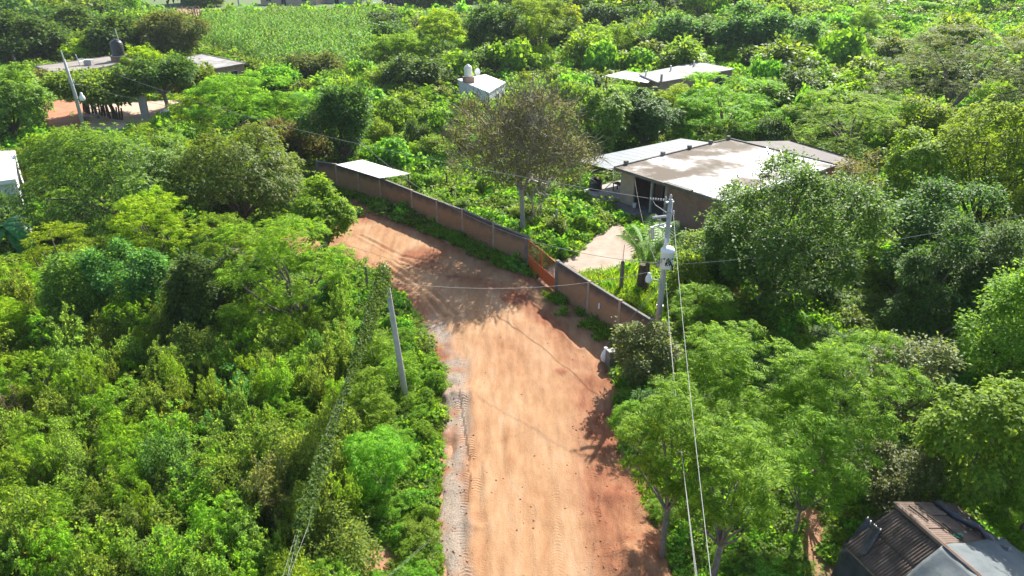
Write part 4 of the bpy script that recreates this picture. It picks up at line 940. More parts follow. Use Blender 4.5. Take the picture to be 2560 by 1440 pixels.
def px_tree(name, style, label, cx, top, by, w, **k):
    g = G(cx, by); H = max(.6, top_z(g[1], top)); R = w / 2 * depth_of((g[0], g[1], H * .6)) / FPX
    return plant(name, style, label, g[0], g[1], R, H - float(terrain_z(g[:1], g[1:2])[0]), **k)

B = px_tree
# left of the road
B('mango_tree', 'mango', 'large spreading broad-leaved tree with whorled leaves beside the white walled building', 338, 330, 575, 440, cap=35000, zb=0.087)
B('mango_tree', 'mango', 'darker broad-leaved tree reaching towards the brick wall end, next to the largest spreading tree', 610, 335, 565, 330, cap=32000, zb=0.074)
B('mango_tree', 'mango', 'yellowish broad-leaved bush in front of the slim lamp pole', 165, 335, 470, 170, zb=0.062, mat=LM['lime'])
B('slender_tree', 'glossy', 'slender light green tree at the road edge opposite the brick wall', 818, 462, 655, 165, zb=0.186, mat=LM['feather'])
B('acacia_tree', 'yellow', 'flat-topped bright yellow-green acacia below the large spreading tree', 405, 500, 690, 250, zb=0.217)
B('acacia_tree', 'yellow', 'yellow-green acacia with two tops beside the banana plant', 175, 562, 735, 215, zb=0.124)
B('acacia_tree', 'yellow', 'yellow-green acacia sprig standing up behind the flat-topped acacia', 400, 470, 640, 110, zb=0.124)
B('bluish_tree', 'blue', 'bluish green soft tree in front of the flat-topped yellow acacia', 345, 622, 850, 185, zb=0.062)
B('feathery_tree', 'feather', 'broad feathery bright green tree at the road bend by the dark wooden post', 745, 548, 830, 330, mat=LM['fresh'], zb=0.124, cap=35000)
B('feathery_tree', 'feather', 'smaller feathery tree left of the broad feathery tree at the bend', 590, 545, 760, 190, zb=0.124)
B('dark_shrub', 'dark', 'dark glossy bush in the shadow below the feathery trees', 545, 640, 860, 200, zb=0.050, cat='shrub')
B('acacia_tree', 'yellow', 'bright yellow bush at the picture edge above the thicket', 15, 765, 930, 180, zb=0.062)
B('acacia_tree', 'yellow', 'pale yellow-green bush below the banana plant at the picture edge', 45, 655, 800, 180, zb=0.062)
B('dark_shrub', 'small', 'dark mid green bush between the two left acacias', 240, 640, 850, 190, zb=0.050, cat='shrub')
B('feathery_tree', 'feather', 'upright feathery sapling standing in the dark gap of the thicket', 620, 760, 900, 110, zb=0.062)
# upper left, round the yard
B('broad_tree', 'mango', 'dense dark broad-leaved tree at the picture edge beside the red dirt yard', 40, 172, 352, 200, zb=0.050, mat=LM['small'])
B('yard_tree', 'small', 'olive green shade tree with several trunks in front of the tan roofed house', 290, 178, 292, 250, zb=.40)
B('yard_tree', 'blue', 'taller bright green shade tree with a forked trunk above the white sacks', 428, 150, 290, 210, zb=.42, mat=LM['dark'])
B('yard_tree', 'small', 'rounded shade tree just past the forked yard tree beside the pale roof', 505, 170, 262, 140, zb=0.093)
B('acacia_tree', 'yellow', 'yellow-green tree rising behind the houses between the two flat roofs', 372, 117, 200, 115, zb=0.124)
B('yard_shrub', 'dry', 'pale olive shrub against the tan roofed house wall', 115, 178, 240, 70, zb=0.062, cat='shrub')
B('acacia_tree', 'yellow', 'bright yellow-green tree behind the tan roof beside the black tank', 205, 105, 160, 110, zb=0.062)
B('dark_tree', 'dark', 'dark spreading tree behind the tan roof at the picture edge', 85, 38, 160, 230, zb=0.050)
B('dark_tree', 'dark', 'dark tree directly behind the black water tank', 300, 45, 152, 170, zb=0.050)
B('olive_tree', 'dry', 'grey olive tree with thin limbs at the corner of the maize field', 440, 35, 150, 160, zb=0.074, mat=LM['open'])
B('dark_tree', 'dark', 'dark round tree behind the yellow tree by the far track', 190, 20, 120, 140, zb=0.050)
B('dark_tree', 'small', 'mid green tree below the far wire fence', 355, 32, 120, 120, zb=0.050)
B('feathery_tree', 'yellow', 'big yellow-green feathery tree to the near side of the pale roofed brick house', 610, 188, 345, 290, zb=0.062, cap=32000, mat=LM['feather'])
B('feathery_tree', 'yellow', 'lower yellow-green feathery tree overhanging the dirt yard', 500, 238, 340, 130, zb=0.062)
B('olive_tree', 'dry', 'olive dome-shaped tree at the near edge of the maize field', 805, 138, 215, 140, zb=0.050, mat=LM['open'])
B('broad_tree', 'small', 'bright leafy tree between the maize field and the feathery tree', 690, 170, 235, 110, zb=0.050, mat=LM['vine'])
B('tall_tree', 'small', 'tall dark tree with yellow tips directly behind the brick wall end', 862, 225, 425, 170, zb=0.074, cap=32000, mat=LM['dark'])
B('brown_shrub', 'dry', 'brownish grey bush beside the tall dark tree', 728, 305, 415, 170, zb=0.037, cat='shrub')
B('feathery_tree', 'feather', 'soft pale feathery tree above the brownish bush', 690, 232, 330, 170, zb=0.062)
B('dark_tree', 'dark', 'dark dense tree with light tips beside the white house', 1045, 143, 232, 185, zb=0.037)
B('acacia_tree', 'yellow', 'low wide lime acacia at the right edge of the maize field', 1000, 85, 168, 180, zb=0.037, mat=LM['feather'])
B('round_tree', 'yellow', 'round yellow-green tree with a dark trunk beyond the maize field', 1108, 28, 152, 140, zb=0.124, cap=28000)
B('round_tree', 'dark', 'dark round tree next to the round yellow-green tree', 1232, 18, 140, 150, zb=0.037)
B('round_tree', 'feather', 'tall feathery tree reaching the picture top beside the dark round tree', 1338, 0, 150, 140, zb=0.050)
B('vine_shrub', 'vine', 'vine-smothered bush in the greenery below the white house', 1075, 275, 342, 80, zb=0.019, cat='shrub')
B('vine_shrub', 'vine', 'wide vine-smothered mound next to the tall dark tree', 985, 248, 330, 130, zb=0.019, cat='shrub')
B('vine_shrub', 'vine', 'pointed vine-covered bush close to the dry brown tree', 1115, 270, 370, 100, zb=0.019, cat='shrub')
B('vine_shrub', 'vine', 'vine-covered bush leaning over the white sheet shelter', 985, 350, 420, 110, zb=0.019, cat='shrub')
B('silver_shrub', 'silver', 'pale silvery shrub under the white house', 1105, 220, 262, 45, zb=0.031, cat='shrub')
# centre
B('leafy_tree', 'glossy', 'leafy dark green tree behind the dry brown tree', 1500, 228, 385, 175, zb=0.050, mat=LM['small'])
B('leafy_tree', 'glossy', 'dense dark green tree directly behind the metal canopy', 1610, 235, 372, 175, zb=0.050, mat=LM['dark'])
B('acacia_tree', 'yellow', 'big bright lime acacia behind the stained roof ridge', 1800, 198, 345, 290, zb=0.062, cap=35000, mat=LM['feather'])
B('acacia_tree', 'yellow', 'lime acacia between the long house and the dense dark tree', 1690, 215, 320, 130, zb=0.062)
B('acacia_tree', 'feather', 'wide lime acacia above the dark grey annex roof', 2110, 236, 385, 330, zb=0.093, cap=35000)
B('acacia_tree', 'yellow', 'low lime bush in front of the long house', 1600, 222, 290, 190, zb=0.031, mat=LM['feather'], cat='tree')
B('broad_tree', 'small', 'rounded mid green tree below the bare hut frame', 2025, 178, 250, 150, zb=0.074)
B('grey_acacia', 'open', 'huge grey-green open acacia with visible dark limbs at the upper picture edge', 2385, 78, 320, 440, zb=0.161, cap=52000, trunk_r=.42)
B('broad_tree', 'lime', 'light green tree beneath the huge open acacia', 2290, 255, 410, 190, zb=0.074)
B('round_tree', 'dark', 'bluish dark tree in the far clump, tallest and widest', 1905, 18, 155, 230, zb=0.031, mat=LM['blue'])
B('round_tree', 'dark', 'round dark tree right behind the long house', 1690, 40, 142, 120, zb=0.031, mat=LM['blue'])
B('round_tree', 'dark', 'round dark tree between the far clump and the long house', 1780, 58, 140, 110, zb=0.031)
B('round_tree', 'dark', 'small dark tree at the foot of the far clump', 1868, 72, 155, 90, zb=0.031)
B('round_tree', 'small', 'dark hedge-like tree top at the picture top centre', 1500, 12, 80, 120, zb=0.031, mat=LM['dark'])
B('round_tree', 'feather', 'soft feathery tree alone on the bright far slope', 2148, 14, 105, 90, zb=0.062)
# round the main house and the right-hand grove
B('shade_tree', 'small', 'big leafy shade tree hiding the front of the stained roof house', 1900, 420, 775, 450, mat=LM['shade'], zb=0.06, cap=62000, mult=1.2, trunk_r=.22)
B('bare_shrub', 'dry', 'grey twiggy shrub with few leaves at the corner of the stained roof', 2130, 385, 545, 140, zb=0.031, mult=.28, cat='shrub')
B('grove_tree', 'glossy', 'bright leafy tree beside the grey twiggy shrub', 2255, 345, 640, 210, zb=0.099, cap=32000)
B('grove_tree', 'mango', 'tall lush tree at the picture edge under the open acacia', 2440, 262, 640, 330, zb=0.099, cap=38000, mat=LM['lime'])
B('grove_tree', 'small', 'dark tree filling the middle of the shaded grove', 2300, 470, 760, 250, zb=0.062, cap=28000, mat=LM['dark'])
B('grove_tree', 'lime', 'yellow-green leafy tree against the picture edge in the grove', 2560, 320, 720, 210, zb=0.074)
B('grove_tree', 'dark', 'dark dense tree closing the back of the shaded hollow', 2300, 560, 850, 230, zb=.05)
B('grove_tree', 'dark', 'dark tree over the shaded hollow', 2440, 560, 840, 250, zb=0.062)
B('drooping_tree', 'lime', 'drooping lime green tree hanging into the picture edge above the hollow', 2490, 660, 1010, 270, zb=0.062, cap=35000)
B('silver_shrub', 'silver', 'silvery leaved shrub at the lip of the shaded hollow', 2215, 842, 1080, 240, zb=0.062, cap=19000, cat='shrub')
B('glossy_tree', 'glossy', 'glossy leafy tree behind the corrugated shed', 2385, 970, 1290, 290, zb=0.087, cap=28000)
B('leafy_shrub', 'silver', 'leafy pale shrub leaning over the corrugated shed ridge', 2200, 1125, 1290, 240, zb=0.074, cat='shrub', cap=16000)
B('feathery_shrub', 'feather', 'feathery bright bush at the picture corner beside the shed', 2520, 1205, 1400, 210, zb=0.050, cat='shrub')
B('white_leaved_shrub', 'silver', 'round pale-leaved bush at the foot of the transformer pole', 1608, 818, 960, 165, zb=0.031, cat='shrub', cap=14000)
B('weeping_shrub', 'feather', 'soft weeping bush right behind the transformer pole', 1745, 715, 865, 165, zb=0.050, cat='shrub')
B('leafy_shrub', 'lime', 'yellow-green bush between the palm and the transformer', 1715, 640, 760, 120, zb=0.050, cat='shrub')
B('feathery_tree', 'feather', 'feathery tree with layered fronds crossed by the low cables', 1790, 838, 1210, 300, zb=0.211, cap=27000, trunk_r=.1)
B('feathery_tree', 'feather', 'feathery tree with layered fronds spreading towards the shed', 2030, 850, 1240, 330, zb=0.198, cap=28000, trunk_r=.1)
B('feathery_tree', 'feather', 'feathery tree leaning over the dirt road with its shadow on the soil', 1655, 985, 1400, 270, zb=.34, cap=22000, trunk_r=.12, mult=.85)
B('feathery_tree', 'feather', 'feathery tree at the bottom edge beside the red soil heap', 1780, 1085, 1490, 300, zb=.34, cap=22000, trunk_r=.12, mult=.8)
B('feathery_tree', 'feather', 'thin stemmed feathery tree on the red slope near the shed', 1985, 1040, 1350, 280, zb=0.236, cap=19000, trunk_r=.07, mult=.8)
B('feathery_shrub', 'feather', 'low feathery bush at the road edge below the concrete block', 1570, 1010, 1100, 110, zb=0.062, cat='shrub', mult=.7)
# verge on the near left
B('verge_shrub', 'feather', 'bright feathery bush in front of the leaning pole foot', 905, 955, 1095, 190, mat=LM['fresh'], zb=0.031, cat='shrub', cap=19000)
B('verge_shrub', 'feather', 'bright feathery bush lower on the verge with a dark hollow below', 955, 1085, 1235, 190, mat=LM['fresh'], zb=0.050, cat='shrub', cap=19000)
B('verge_shrub', 'feather', 'small feathery bush right beside the leaning pole', 1000, 895, 985, 110, mat=LM['fresh'], zb=0.031, cat='shrub')
B('verge_shrub', 'feather', 'feathery bush on the far side of the leaning pole', 940, 830, 930, 130, mat=LM['fresh'], zb=0.031, cat='shrub')

# ---- the big half-bare tree behind the wall
def branching(r, H, R, levels=5, n0=6, rad=.3, spread=.62, trunk_h=.26):
    mb = MB(); tips = []
    def grow(p, d, L, rr, lv):
        e = p + d * L; mid = (p + e) / 2 + r.normal(0, .06, 3) * L
        mb.tube([p, mid, e], [rr, rr * .82, rr * .66], 6 if lv > 3 else 4 if lv > 1 else 3, 0, False)
        if lv <= 2: tips.extend([mid, e])
        if lv == 0: return
        for i in range(3 if lv < levels else n0):
            q = nrm(d * .9 + r.normal(0, spread, 3) + np.array([0, 0, .16])); grow(e, q, L * r.uniform(.62, .86), max(.022, rr * (.66 if lv < levels else .55)), lv - 1)
    grow(np.array([0, 0, -.3]), nrm(np.array([-.05, 0, 1.])), H * trunk_h, rad, levels)
    tips = np.array(tips); return mb, tips
tg = G(1308, 588); r = np.random.default_rng(12)
mb, tips = branching(r, 11.6, 5.2)
S_ = 11.6 / np.percentile(tips[:, 2], 99.5); SR = 5.4 / np.percentile(np.hypot(tips[:, 0], tips[:, 1]), 97)
for v in mb.v: v *= np.array([SR, SR, S_])
tips = tips * np.array([SR, SR, S_])
dry = empty('half_bare_tree', (tg[0], tg[1], float(terrain_z(tg[:1], tg[1:2])[0])), 'big half-bare brownish tree behind the brick wall casting branch shadows on the road', 'tree')
mb.build('trunk', BARK_P, dry, True)
cQ, cC, cT = crown(r, 5.3, 4.6, 'dry', 16000, .2, 20); cQ[..., 2] += 7.2
P = np.concatenate([cT, cT[::2], tips]); P[:len(cT) + len(cT[::2]), 2] += 7.2
TW = leaves(P + r.normal(0, .35, P.shape), P * np.array([.5, .5, .0]) / 5 + np.array([0, 0, .55]) + r.normal(0, .5, P.shape), r.normal(0, 1, P.shape), r.uniform(.6, 1.5, len(P)), .06, .02, .05)
link('twigs', quads_mesh('twigs', TW, [TWIG]), dry)
Q = cQ[r.random(len(cQ)) < np.clip(1.1 - (cQ[:, 0, 2] / 11.6 - .3) * .6, .45, 1)]
link('crown', quads_mesh('crown', Q, [LM['dry']]), dry); TREES.append((tg[0], tg[1], 2))

# ---- palms, banana, cut stumps
def palm(loc, n, L, th, label, cat='palm tree', up=.9):
    e = empty('palm_tree', loc, label, cat); r = np.random.default_rng(int(L * 100))
    MB().tube([(0, 0, -.3), (.05, 0, th * .5), (0, 0, th)], [.22, .17, .15], 8).build('trunk', BARK_D, e)
    t = np.linspace(0, 1, 22); rach = np.stack([L * (t * .85), 0 * t, L * (up * t - .95 * t ** 2.2)], 1); Q = []
    for i in range(2, 22):
        p = rach[i]; tg_ = nrm((rach[min(i + 1, 21)] - rach[i - 1])[None])[0]
        for k in range(2):
            for sg in (-1, 1):
                ll = L * .38 * math.sin(math.pi * (.12 + .83 * t[i])) ; d = np.array([.55, sg * 1.0, -.1]) ; d = d / np.linalg.norm(d)
                Q.append(leaves((p + tg_ * k * L * .02)[None], d[None], np.array([[0, .3 * -sg, 1.]]), ll, .075, .0, .22)[0])
    mb = MB().tube(rach, np.linspace(.035, .01, 22), 4)
    me = quads_mesh('frond', np.array(Q), [LM['palm'], LM['palm']], None, mb)
    for i in range(n):
        a = i * 2.39996; o = link('frond', me, e, (0, 0, th), a, r.uniform(.8, 1.1)); o.rotation_euler = (r.uniform(-.15, .15), .12 - r.uniform(.1, .8) * (i % 3) / 2, a)
    return e
q = G(1612, 740); palm((q[0], q[1], 0), 14, 2.3, 2.4, 'young palm with bright arching fronds behind the transformer pole', up=2.0)
q = G(800, 345); palm((q[0], q[1], 0), 12, 3.8, 3.6, 'palm with yellowing fronds beside the tall dark tree', up=1.1)
q = G(35, 628); ban = empty('banana_plant', (q[0], q[1], 0), 'dark green banana plant with broad hanging leaves by the white walled building', 'banana plant')
MB().tube([(0, 0, -.2), (.05, 0, 1.2), (0, .05, 2.2)], [.2, .17, .12], 8).build('stem', BARK_D, ban)
def big_leaf(L, w):
    t = np.linspace(0, 1, 9); mb = MB(); v = []
    for i, a in enumerate(t):
        x = L * a * .95; z = L * (.28 * a - .75 * a * a); ww = w * math.sin(math.pi * min(.98, .10 + .86 * a)) ** .6
        v += [(x, -ww, z - .06), (x, 0, z), (x, ww, z - .06)]
    f = [(i * 3 + k, i * 3 + k + 1, i * 3 + k + 4, i * 3 + k + 3) for i in range(8) for k in range(2)]
    return mb.add(v, f).mesh('leaf', LM['banana'], True)
bl = big_leaf(2.9, .42)
for i, (a, s_, tz, zz) in enumerate(((-.5, 1.1, .1, 2.2), (-.7, 1.0, .3, 1.9), (.1, .9, .05, 2.3), (2.4, 1, .1, 2.2), (1.2, .9, -.2, 2.3), (-1.6, .95, .2, 2.0), (3.6, .9, .1, 2.2), (-2.6, .9, .15, 2.1))):
    o = link('leaf', bl, ban, (0, 0, zz), a, s_); o.rotation_euler = (.1, tz, a)
q = G(45, 634); lg = MB().tube([(-3, -.35, .18), (0, 0, .2), (2.0, .35, .2)], [.2, .19, .15], 8).build('fallen_log', BARK_D); lg.location = q; tag(lg, 'fallen log lying below the banana plant', 'log')
for i, (x, y_, lb, rr, h) in enumerate(((1600, 735, 'thick dark stump behind the young palm', .26, 2.2),)):
    q = G(x, y_); o = MB().tube([(0, 0, -.3), (0, .03, h * .6), (.04, 0, h)], [rr * 1.2, rr, rr * .9], 9).build('tree_stump', BARK_D); o.location = q; tag(o, lb, 'stump')
q = G(1905, 760); o = MB().tube([(-.9, 0, .1), (-.2, .1, .55), (.6, .2, .75), (1.2, .1, .6)], [.12, .11, .08, .05], 7).build('fallen_branch', BARK_P); o.location = q; tag(o, 'pale crooked branch lying in the shade under the big leafy tree', 'branch')

# ---- vines wrapped round the cables of the leaning pole
tp = p1 + top2; vr = np.random.default_rng(5)
cb_pts = [tp + np.array([0, 0, -.05]), np.array([-6.15, 24, 6.95]), np.array([-6.2, 20, 6.75]), np.array([-6.1, 16, 6.75]), np.array([-5.7, 12, 6.95]), np.array([-5.2, 8, 7.3])]
vc = empty('vine_covered_cables', tp, 'bundle of slack cables wrapped in hanging green vines at the leaning pole top', 'cable')
for k in range(4):
    MB().tube([p - tp + vr.normal(0, .05, 3) * (i > 0) * (1 + .5 * i) for i, p in enumerate(cb_pts)], .006, 4).build('cable', CABLE_D, vc)
seg = np.array(cb_pts); Qs = []
for a, c, dens, rad in ((0, 1, 20000, .25), (1, 2, 4000, .07), (2, 3, 7000, .13), (3, 4, 400, .04)):
    t = .03 + .97 * vr.random(dens) ** 1.15; p = seg[a] + (seg[c] - seg[a]) * t[:, None] - tp
    rr = rad * (1.15 - .75 * t * (a == 0)); p = p + vr.normal(0, 1, (dens, 3)) * rr[:, None] * np.array([.55, .55, .9]) - np.array([0, 0, 1]) * (np.abs(vr.normal(0, 1, dens)) * rr * 1.3)[:, None]
    Qs.append(leaves(p, vr.normal(0, 1, (dens, 3)) + [0, 0, -.6], vr.normal(0, .6, (dens, 3)) + [0, 0, 1], .095 * vr.uniform(.6, 1.3, dens), .7))
link('vine', quads_mesh('vine', np.concatenate(Qs), [LM['dark']]), vc)
for px0, py0, lb in ((1170, 1265, 'pair of thin wires strung low across the near left verge'),):
    a = G(1170, 1265, .3); c = G(985, 1440, 1.2)
    for k in range(2): cable('fence_wire', a + np.array([0, .12 * k, 0]), c + np.array([-.6, -.6 + .12 * k, 0]), .05, .004, CABLE_D, ('upper', 'lower')[k] + ' of two thin wires strung low across the near left verge', cat='wire', group='low wires over the near verge')

# ---- thickets: individual shrubs from shared meshes
PROTO = {}
def proto(style, d, var, R=1.0, H=1.6):
    b_ = 32 if d < 45 else 65 if d < 90 else 130 if d < 190 else 230
    k = (style, b_, var)
    if k not in PROTO:
        if b_ < 60 and var >= 1 and style in ('small', 'lime', 'dry', 'blue'):
            Q, mb = shoots(np.random.default_rng(sum(map(ord, style)) + 17 * var), 1.7, 2.7, 5200, .135, style)
        else: Q, mb = tree_mesh(np.random.default_rng(hash((style, b_, var)) % 9999 if False else sum(map(ord, style)) * 7 + b_ + var * 31), style, 1.7 if b_ < 60 else 2.6, 2.7 if b_ < 60 else 3.6, .05, b_, 1.0, 1.0, {32: 7000, 65: 7000, 130: 5500, 230: 4500}[b_])
        PROTO[k] = (quads_mesh('shrub', Q, [LM['thicket' if style == 'small' and b_ < 60 else STYMAT.get(style, style)], BARKOF.get(style, BARK)], None, MBm(mb)), 1.7 if b_ < 60 else 2.6, 2.7 if b_ < 60 else 3.6)
    return PROTO[k]
def shrub(name, style, label, x, y, R, H, group, cat='shrub', var=None):
    d = depth_of((x, y, 1)); me, r0, h0 = proto(style, d, random.randrange(5) if var is None else var)
    z = float(terrain_z(np.array([x]), np.array([y]))[0]); o = link(name, me, None, (x, y, z - .05), random.uniform(0, 6.28), (R / r0, R / r0 * random.uniform(.85, 1.15), H / h0))
    TREES.append((x, y, R)); return tag(o, label, cat, group)
FOOT = [np.array([np.array(p)[:2] for p in q]) for q in (h1, h2, h3, h4, h5, lt, cq, rq, cp)]
FOOT.append(np.array([on_house(*p)[:2] for p in ((-3.8, -1.5, 0), (12, -1.2, 0), (12, 17, 0), (-3.8, 7, 0))]))
FOOT.append(np.array([shed_pt(a, s_, 0)[:2] + R0[:2] for a, s_ in ((-.6, -3.4), (-.6, 2.6), (5, 2.6), (5, -3.4))]))
MAIZE = poly_px([(508, 66), (560, 52), (700, 48), (925, 44), (938, 90), (935, 160), (880, 200), (780, 178), (660, 178), (600, 140), (520, 118)])
TRACK = poly_px([(330, 16), (520, 22), (520, 50), (440, 44), (330, 34)])
def free(x, y, pad, houses=True, maize=True):
    p = np.stack([np.atleast_1d(x), np.atleast_1d(y)], 1); ok = (sdist(p, ROAD) > pad) & (sdist(p, PATH) > pad) & (sdist(p, YARD) > pad) & (sdist(p, REDTRACK) > pad) & (sdist(p, TRACK) > pad)
    for f in FOOT if houses else []: ok &= sdist(p, f) > pad * .8
    if maize: ok &= sdist(p, MAIZE) > 0
    for nm_ in (wp, wp2, [wp[-1], wp2[0]]):
        d, _ = polyline_near(p[:, 0], p[:, 1], [np.array(q) for q in nm_]); ok &= d > pad * .9
    return ok
def far_from(x, y, k=.55, R=0):
    for a, c, q in TREES:
        if (a - x) ** 2 + (c - y) ** 2 < (k * (q + R)) ** 2: return False
    return True
rs = random.Random(3)
# 1: the near left thicket
LBL = {'small': 'small-leaved twiggy bush, mid green, packed in the thicket west of the dirt road', 'feather': 'feathery bright bush packed in the thicket west of the dirt road', 'dry': 'thin olive half-bare bush packed in the thicket west of the dirt road',
       'vine': 'bush smothered in broad-leaved vines on the verge along the dirt road', 'lime': 'lime leaved bush packed in the thicket west of the dirt road', 'blue': 'bluish green soft bush packed in the thicket west of the dirt road'}
cnt = 0
for k in range(2600):
    px, py = rs.uniform(-120, 880), rs.uniform(790, 1620)
    x, y, _ = G(px, py); R = rs.uniform(.55, 1.5)
    if cnt > 270: break
    if math.hypot((px - 930) / 75, (py - 1400) / 75) < 1: continue
    if not free(x, y, 1.2)[0] or not far_from(x, y, .33, R): continue
    st = rs.choices(['small', 'feather', 'dry', 'lime', 'blue'], [12, 6, .6, 4, .8])[0]
    shrub('thicket_shrub', st, LBL[st], x, y, R, (R * .6 + .85) * rs.uniform(1.3, 2.8), 'bushes of the left thicket'); cnt += 1
cnt = 0
for k in range(1500):       # verge between thicket and road
    px, py = rs.uniform(780, 1110), rs.uniform(760, 1600); x, y, _ = G(px, py); R = rs.uniform(.35, .8)
    if cnt > 70: break
    if math.hypot((px - 930) / 75, (py - 1400) / 75) < 1: continue
    if not free(x, y, .55)[0] or not far_from(x, y, .5, R): continue
    st = rs.choices(['vine', 'feather', 'lime'], [5, 3, 1.6])[0]
    shrub('verge_shrub', st, {'vine': LBL['vine'], 'feather': 'small feathery bush on the verge along the dirt road', 'lime': 'small lime leaved bush on the verge along the dirt road'}[st], x, y, R, R * rs.uniform(1.1, 1.9), 'bushes of the road verge'); cnt += 1
# 2: garden behind the wall, 3: right grove understorey, 4: far scrub
# lines of sight that the shrubs of the photo leave open
VIEWS = [(1515, 158, 1832, 205), (1145, 165, 1262, 225), (95, 140, 345, 178), (410, 138, 608, 198), (130, 250, 470, 292), (840, 400, 1020, 440), (1445, 345, 2085, 500), (1420, 560, 1600, 670), (520, 0, 930, 130), (340, 8, 520, 50), (650, 0, 1190, 22), (1550, 570, 1670, 700), (-60, 395, 78, 630), (95, 250, 230, 335)]
def fill(n, box, sty, wts, Rr, hr, pad, name, lab, group, k=.6, tries=2500, cat='shrub', keepf=None):
    c = 0
    for _ in range(tries):
        if c >= n: break
        px, py = rs.uniform(box[0], box[2]), rs.uniform(box[1], box[3]); x, y, _z = G(px, py)
        sc = rs.uniform(*Rr) * depth_of((x, y, 0)) / FPX; H = sc * rs.uniform(*hr)
        if keepf and not keepf(px, py): continue
        qx, qy = project(x, y, H * 1.05); qw = sc / depth_of((x, y, H)) * FPX
        if any(qx + qw * .8 > X0 and qx - qw * .8 < X1 and qy < Y1 and py > Y1 - 4 for X0, Y0, X1, Y1 in VIEWS): continue
        if not free(x, y, max(pad, sc * .75))[0] or not far_from(x, y, k, sc): continue
        st = rs.choices(sty, wts)[0]; shrub(name, st, lab % {'small': 'small-leaved mid green', 'vine': 'vine-draped', 'feather': 'feathery bright green', 'dark': 'dense dark', 'lime': 'lime leaved', 'yellow': 'yellow-green feathery', 'dry': 'thin olive', 'silver': 'pale silvery', 'blue': 'bluish green'}[st], x, y, sc, H, group, cat); c += 1
fill(45, (930, 400, 1480, 690), ['vine', 'lime', 'small', 'feather'], [5, 2, 2, 1], (14, 34), (.9, 1.5), .5, 'garden_shrub', '%s bush in the overgrown garden between the brick wall and the house', 'bushes of the walled garden')
fill(16, (1420, 660, 1680, 830), ['vine', 'feather', 'lime'], [2, 3, 2], (16, 34), (1.1, 1.8), .4, 'garden_shrub', '%s bush behind the lower brick wall near the young palm', 'bushes behind the lower wall')
fill(46, (1620, 640, 2680, 1240), ['dark', 'small', 'feather', 'lime'], [4, 3, 2, 1], (40, 85), (1.0, 1.7), .8, 'grove_shrub', '%s bush in the understorey of the shaded grove', 'bushes of the shaded grove')
fill(26, (1660, 1240, 2110, 1600), ['vine', 'feather', 'lime'], [3, 3, 2], (22, 50), (.7, 1.3), .5, 'grove_shrub', '%s low bush on the red slope beside the shed', 'bushes by the shed', keepf=lambda px, py: not (1980 < px < 2080))
fill(50, (-120, 330, 800, 780), ['dark', 'small', 'feather', 'yellow'], [3, 4, 3, 2], (36, 80), (.9, 1.5), 1, 'scrub_shrub', '%s bush among the trees west of the brick wall', 'bushes west of the wall')
fill(110, (440, 170, 1500, 410), ['vine', 'small', 'feather', 'dark', 'yellow', 'lime'], [5, 2, 2, 2, 1, 2], (24, 56), (1.0, 1.8), .5, 'scrub_shrub', '%s bush in the tangled scrub below the white house', 'bushes below the white house', k=.5, tries=5000)
fill(110, (1420, 130, 2700, 400), ['vine', 'small', 'feather', 'dark', 'yellow', 'lime'], [3, 3, 3, 2, 2, 2], (28, 66), (1.0, 1.7), .6, 'scrub_shrub', '%s bush in the scrub behind the concrete house', 'bushes behind the concrete house', k=.5, tries=5000)
fill(70, (-150, 6, 530, 165), ['dark', 'small', 'yellow', 'feather'], [5, 4, 2, 2], (28, 60), (1.0, 1.6), 1, 'scrub_tree', '%s rounded tree in the belt behind the yard house', 'trees behind the yard house', cat='tree')
fill(130, (930, 4, 1980, 165), ['dark', 'small', 'yellow', 'feather', 'lime', 'silver'], [4, 4, 2, 2, 2, .6], (22, 50), (1.0, 1.75), 1, 'scrub_tree', '%s rounded tree in the far scrub beyond the long house', 'trees of the far scrub', cat='tree', k=.5, tries=6000)
fill(90, (1980, 2, 2720, 190), ['vine', 'small', 'feather', 'dark'], [4, 3, 2, 3], (12, 32), (.8, 1.3), 2, 'slope_shrub', '%s hummock bush on the bright far slope', 'hummock bushes of the far slope', k=.75)

# ---- uncountable cover: instanced on scattered points
def stuff_instances(name, pts, scl, me, label, cat, tilt=.12):
    src = bpy.data.objects.new(name + '_source', me)
    pm = bpy.data.meshes.new(name); pm.from_pydata([tuple(p) for p in pts], [], [])
    a = pm.attributes.new('scl', 'FLOAT_VECTOR', 'POINT'); a.data.foreach_set('vector', np.asarray(scl, np.float32).ravel())
    rot = np.stack([rng.uniform(-tilt, tilt, len(pts)), rng.uniform(-tilt, tilt, len(pts)), rng.uniform(0, 6.28, len(pts))], 1)
    a = pm.attributes.new('rot', 'FLOAT_VECTOR', 'POINT'); a.data.foreach_set('vector', rot.astype(np.float32).ravel())
    o = bpy.data.objects.new(name, pm); COL.objects.link(o)
    ng = bpy.data.node_groups.new(name, 'GeometryNodeTree')
    ng.interface.new_socket('Geometry', in_out='INPUT', socket_type='NodeSocketGeometry'); ng.interface.new_socket('Geometry', in_out='OUTPUT', socket_type='NodeSocketGeometry')
    gi = ng.nodes.new('NodeGroupInput'); go = ng.nodes.new('NodeGroupOutput'); ip = ng.nodes.new('GeometryNodeInstanceOnPoints'); ob = ng.nodes.new('GeometryNodeObjectInfo')
    ob.inputs['Object'].default_value = src
    for an, sk in (('scl', 'Scale'), ('rot', 'Rotation')):
        na = ng.nodes.new('GeometryNodeInputNamedAttribute'); na.data_type = 'FLOAT_VECTOR'; na.inputs['Name'].default_value = an; ng.links.new(na.outputs['Attribute'], ip.inputs[sk])
    ng.links.new(gi.outputs[0], ip.inputs['Points']); ng.links.new(ob.outputs['Geometry'], ip.inputs['Instance']); ng.links.new(ip.outputs[0], go.inputs[0])
    md = o.modifiers.new('scatter', 'NODES'); md.node_group = ng
    return tag(o, label, cat, None, 'stuff')
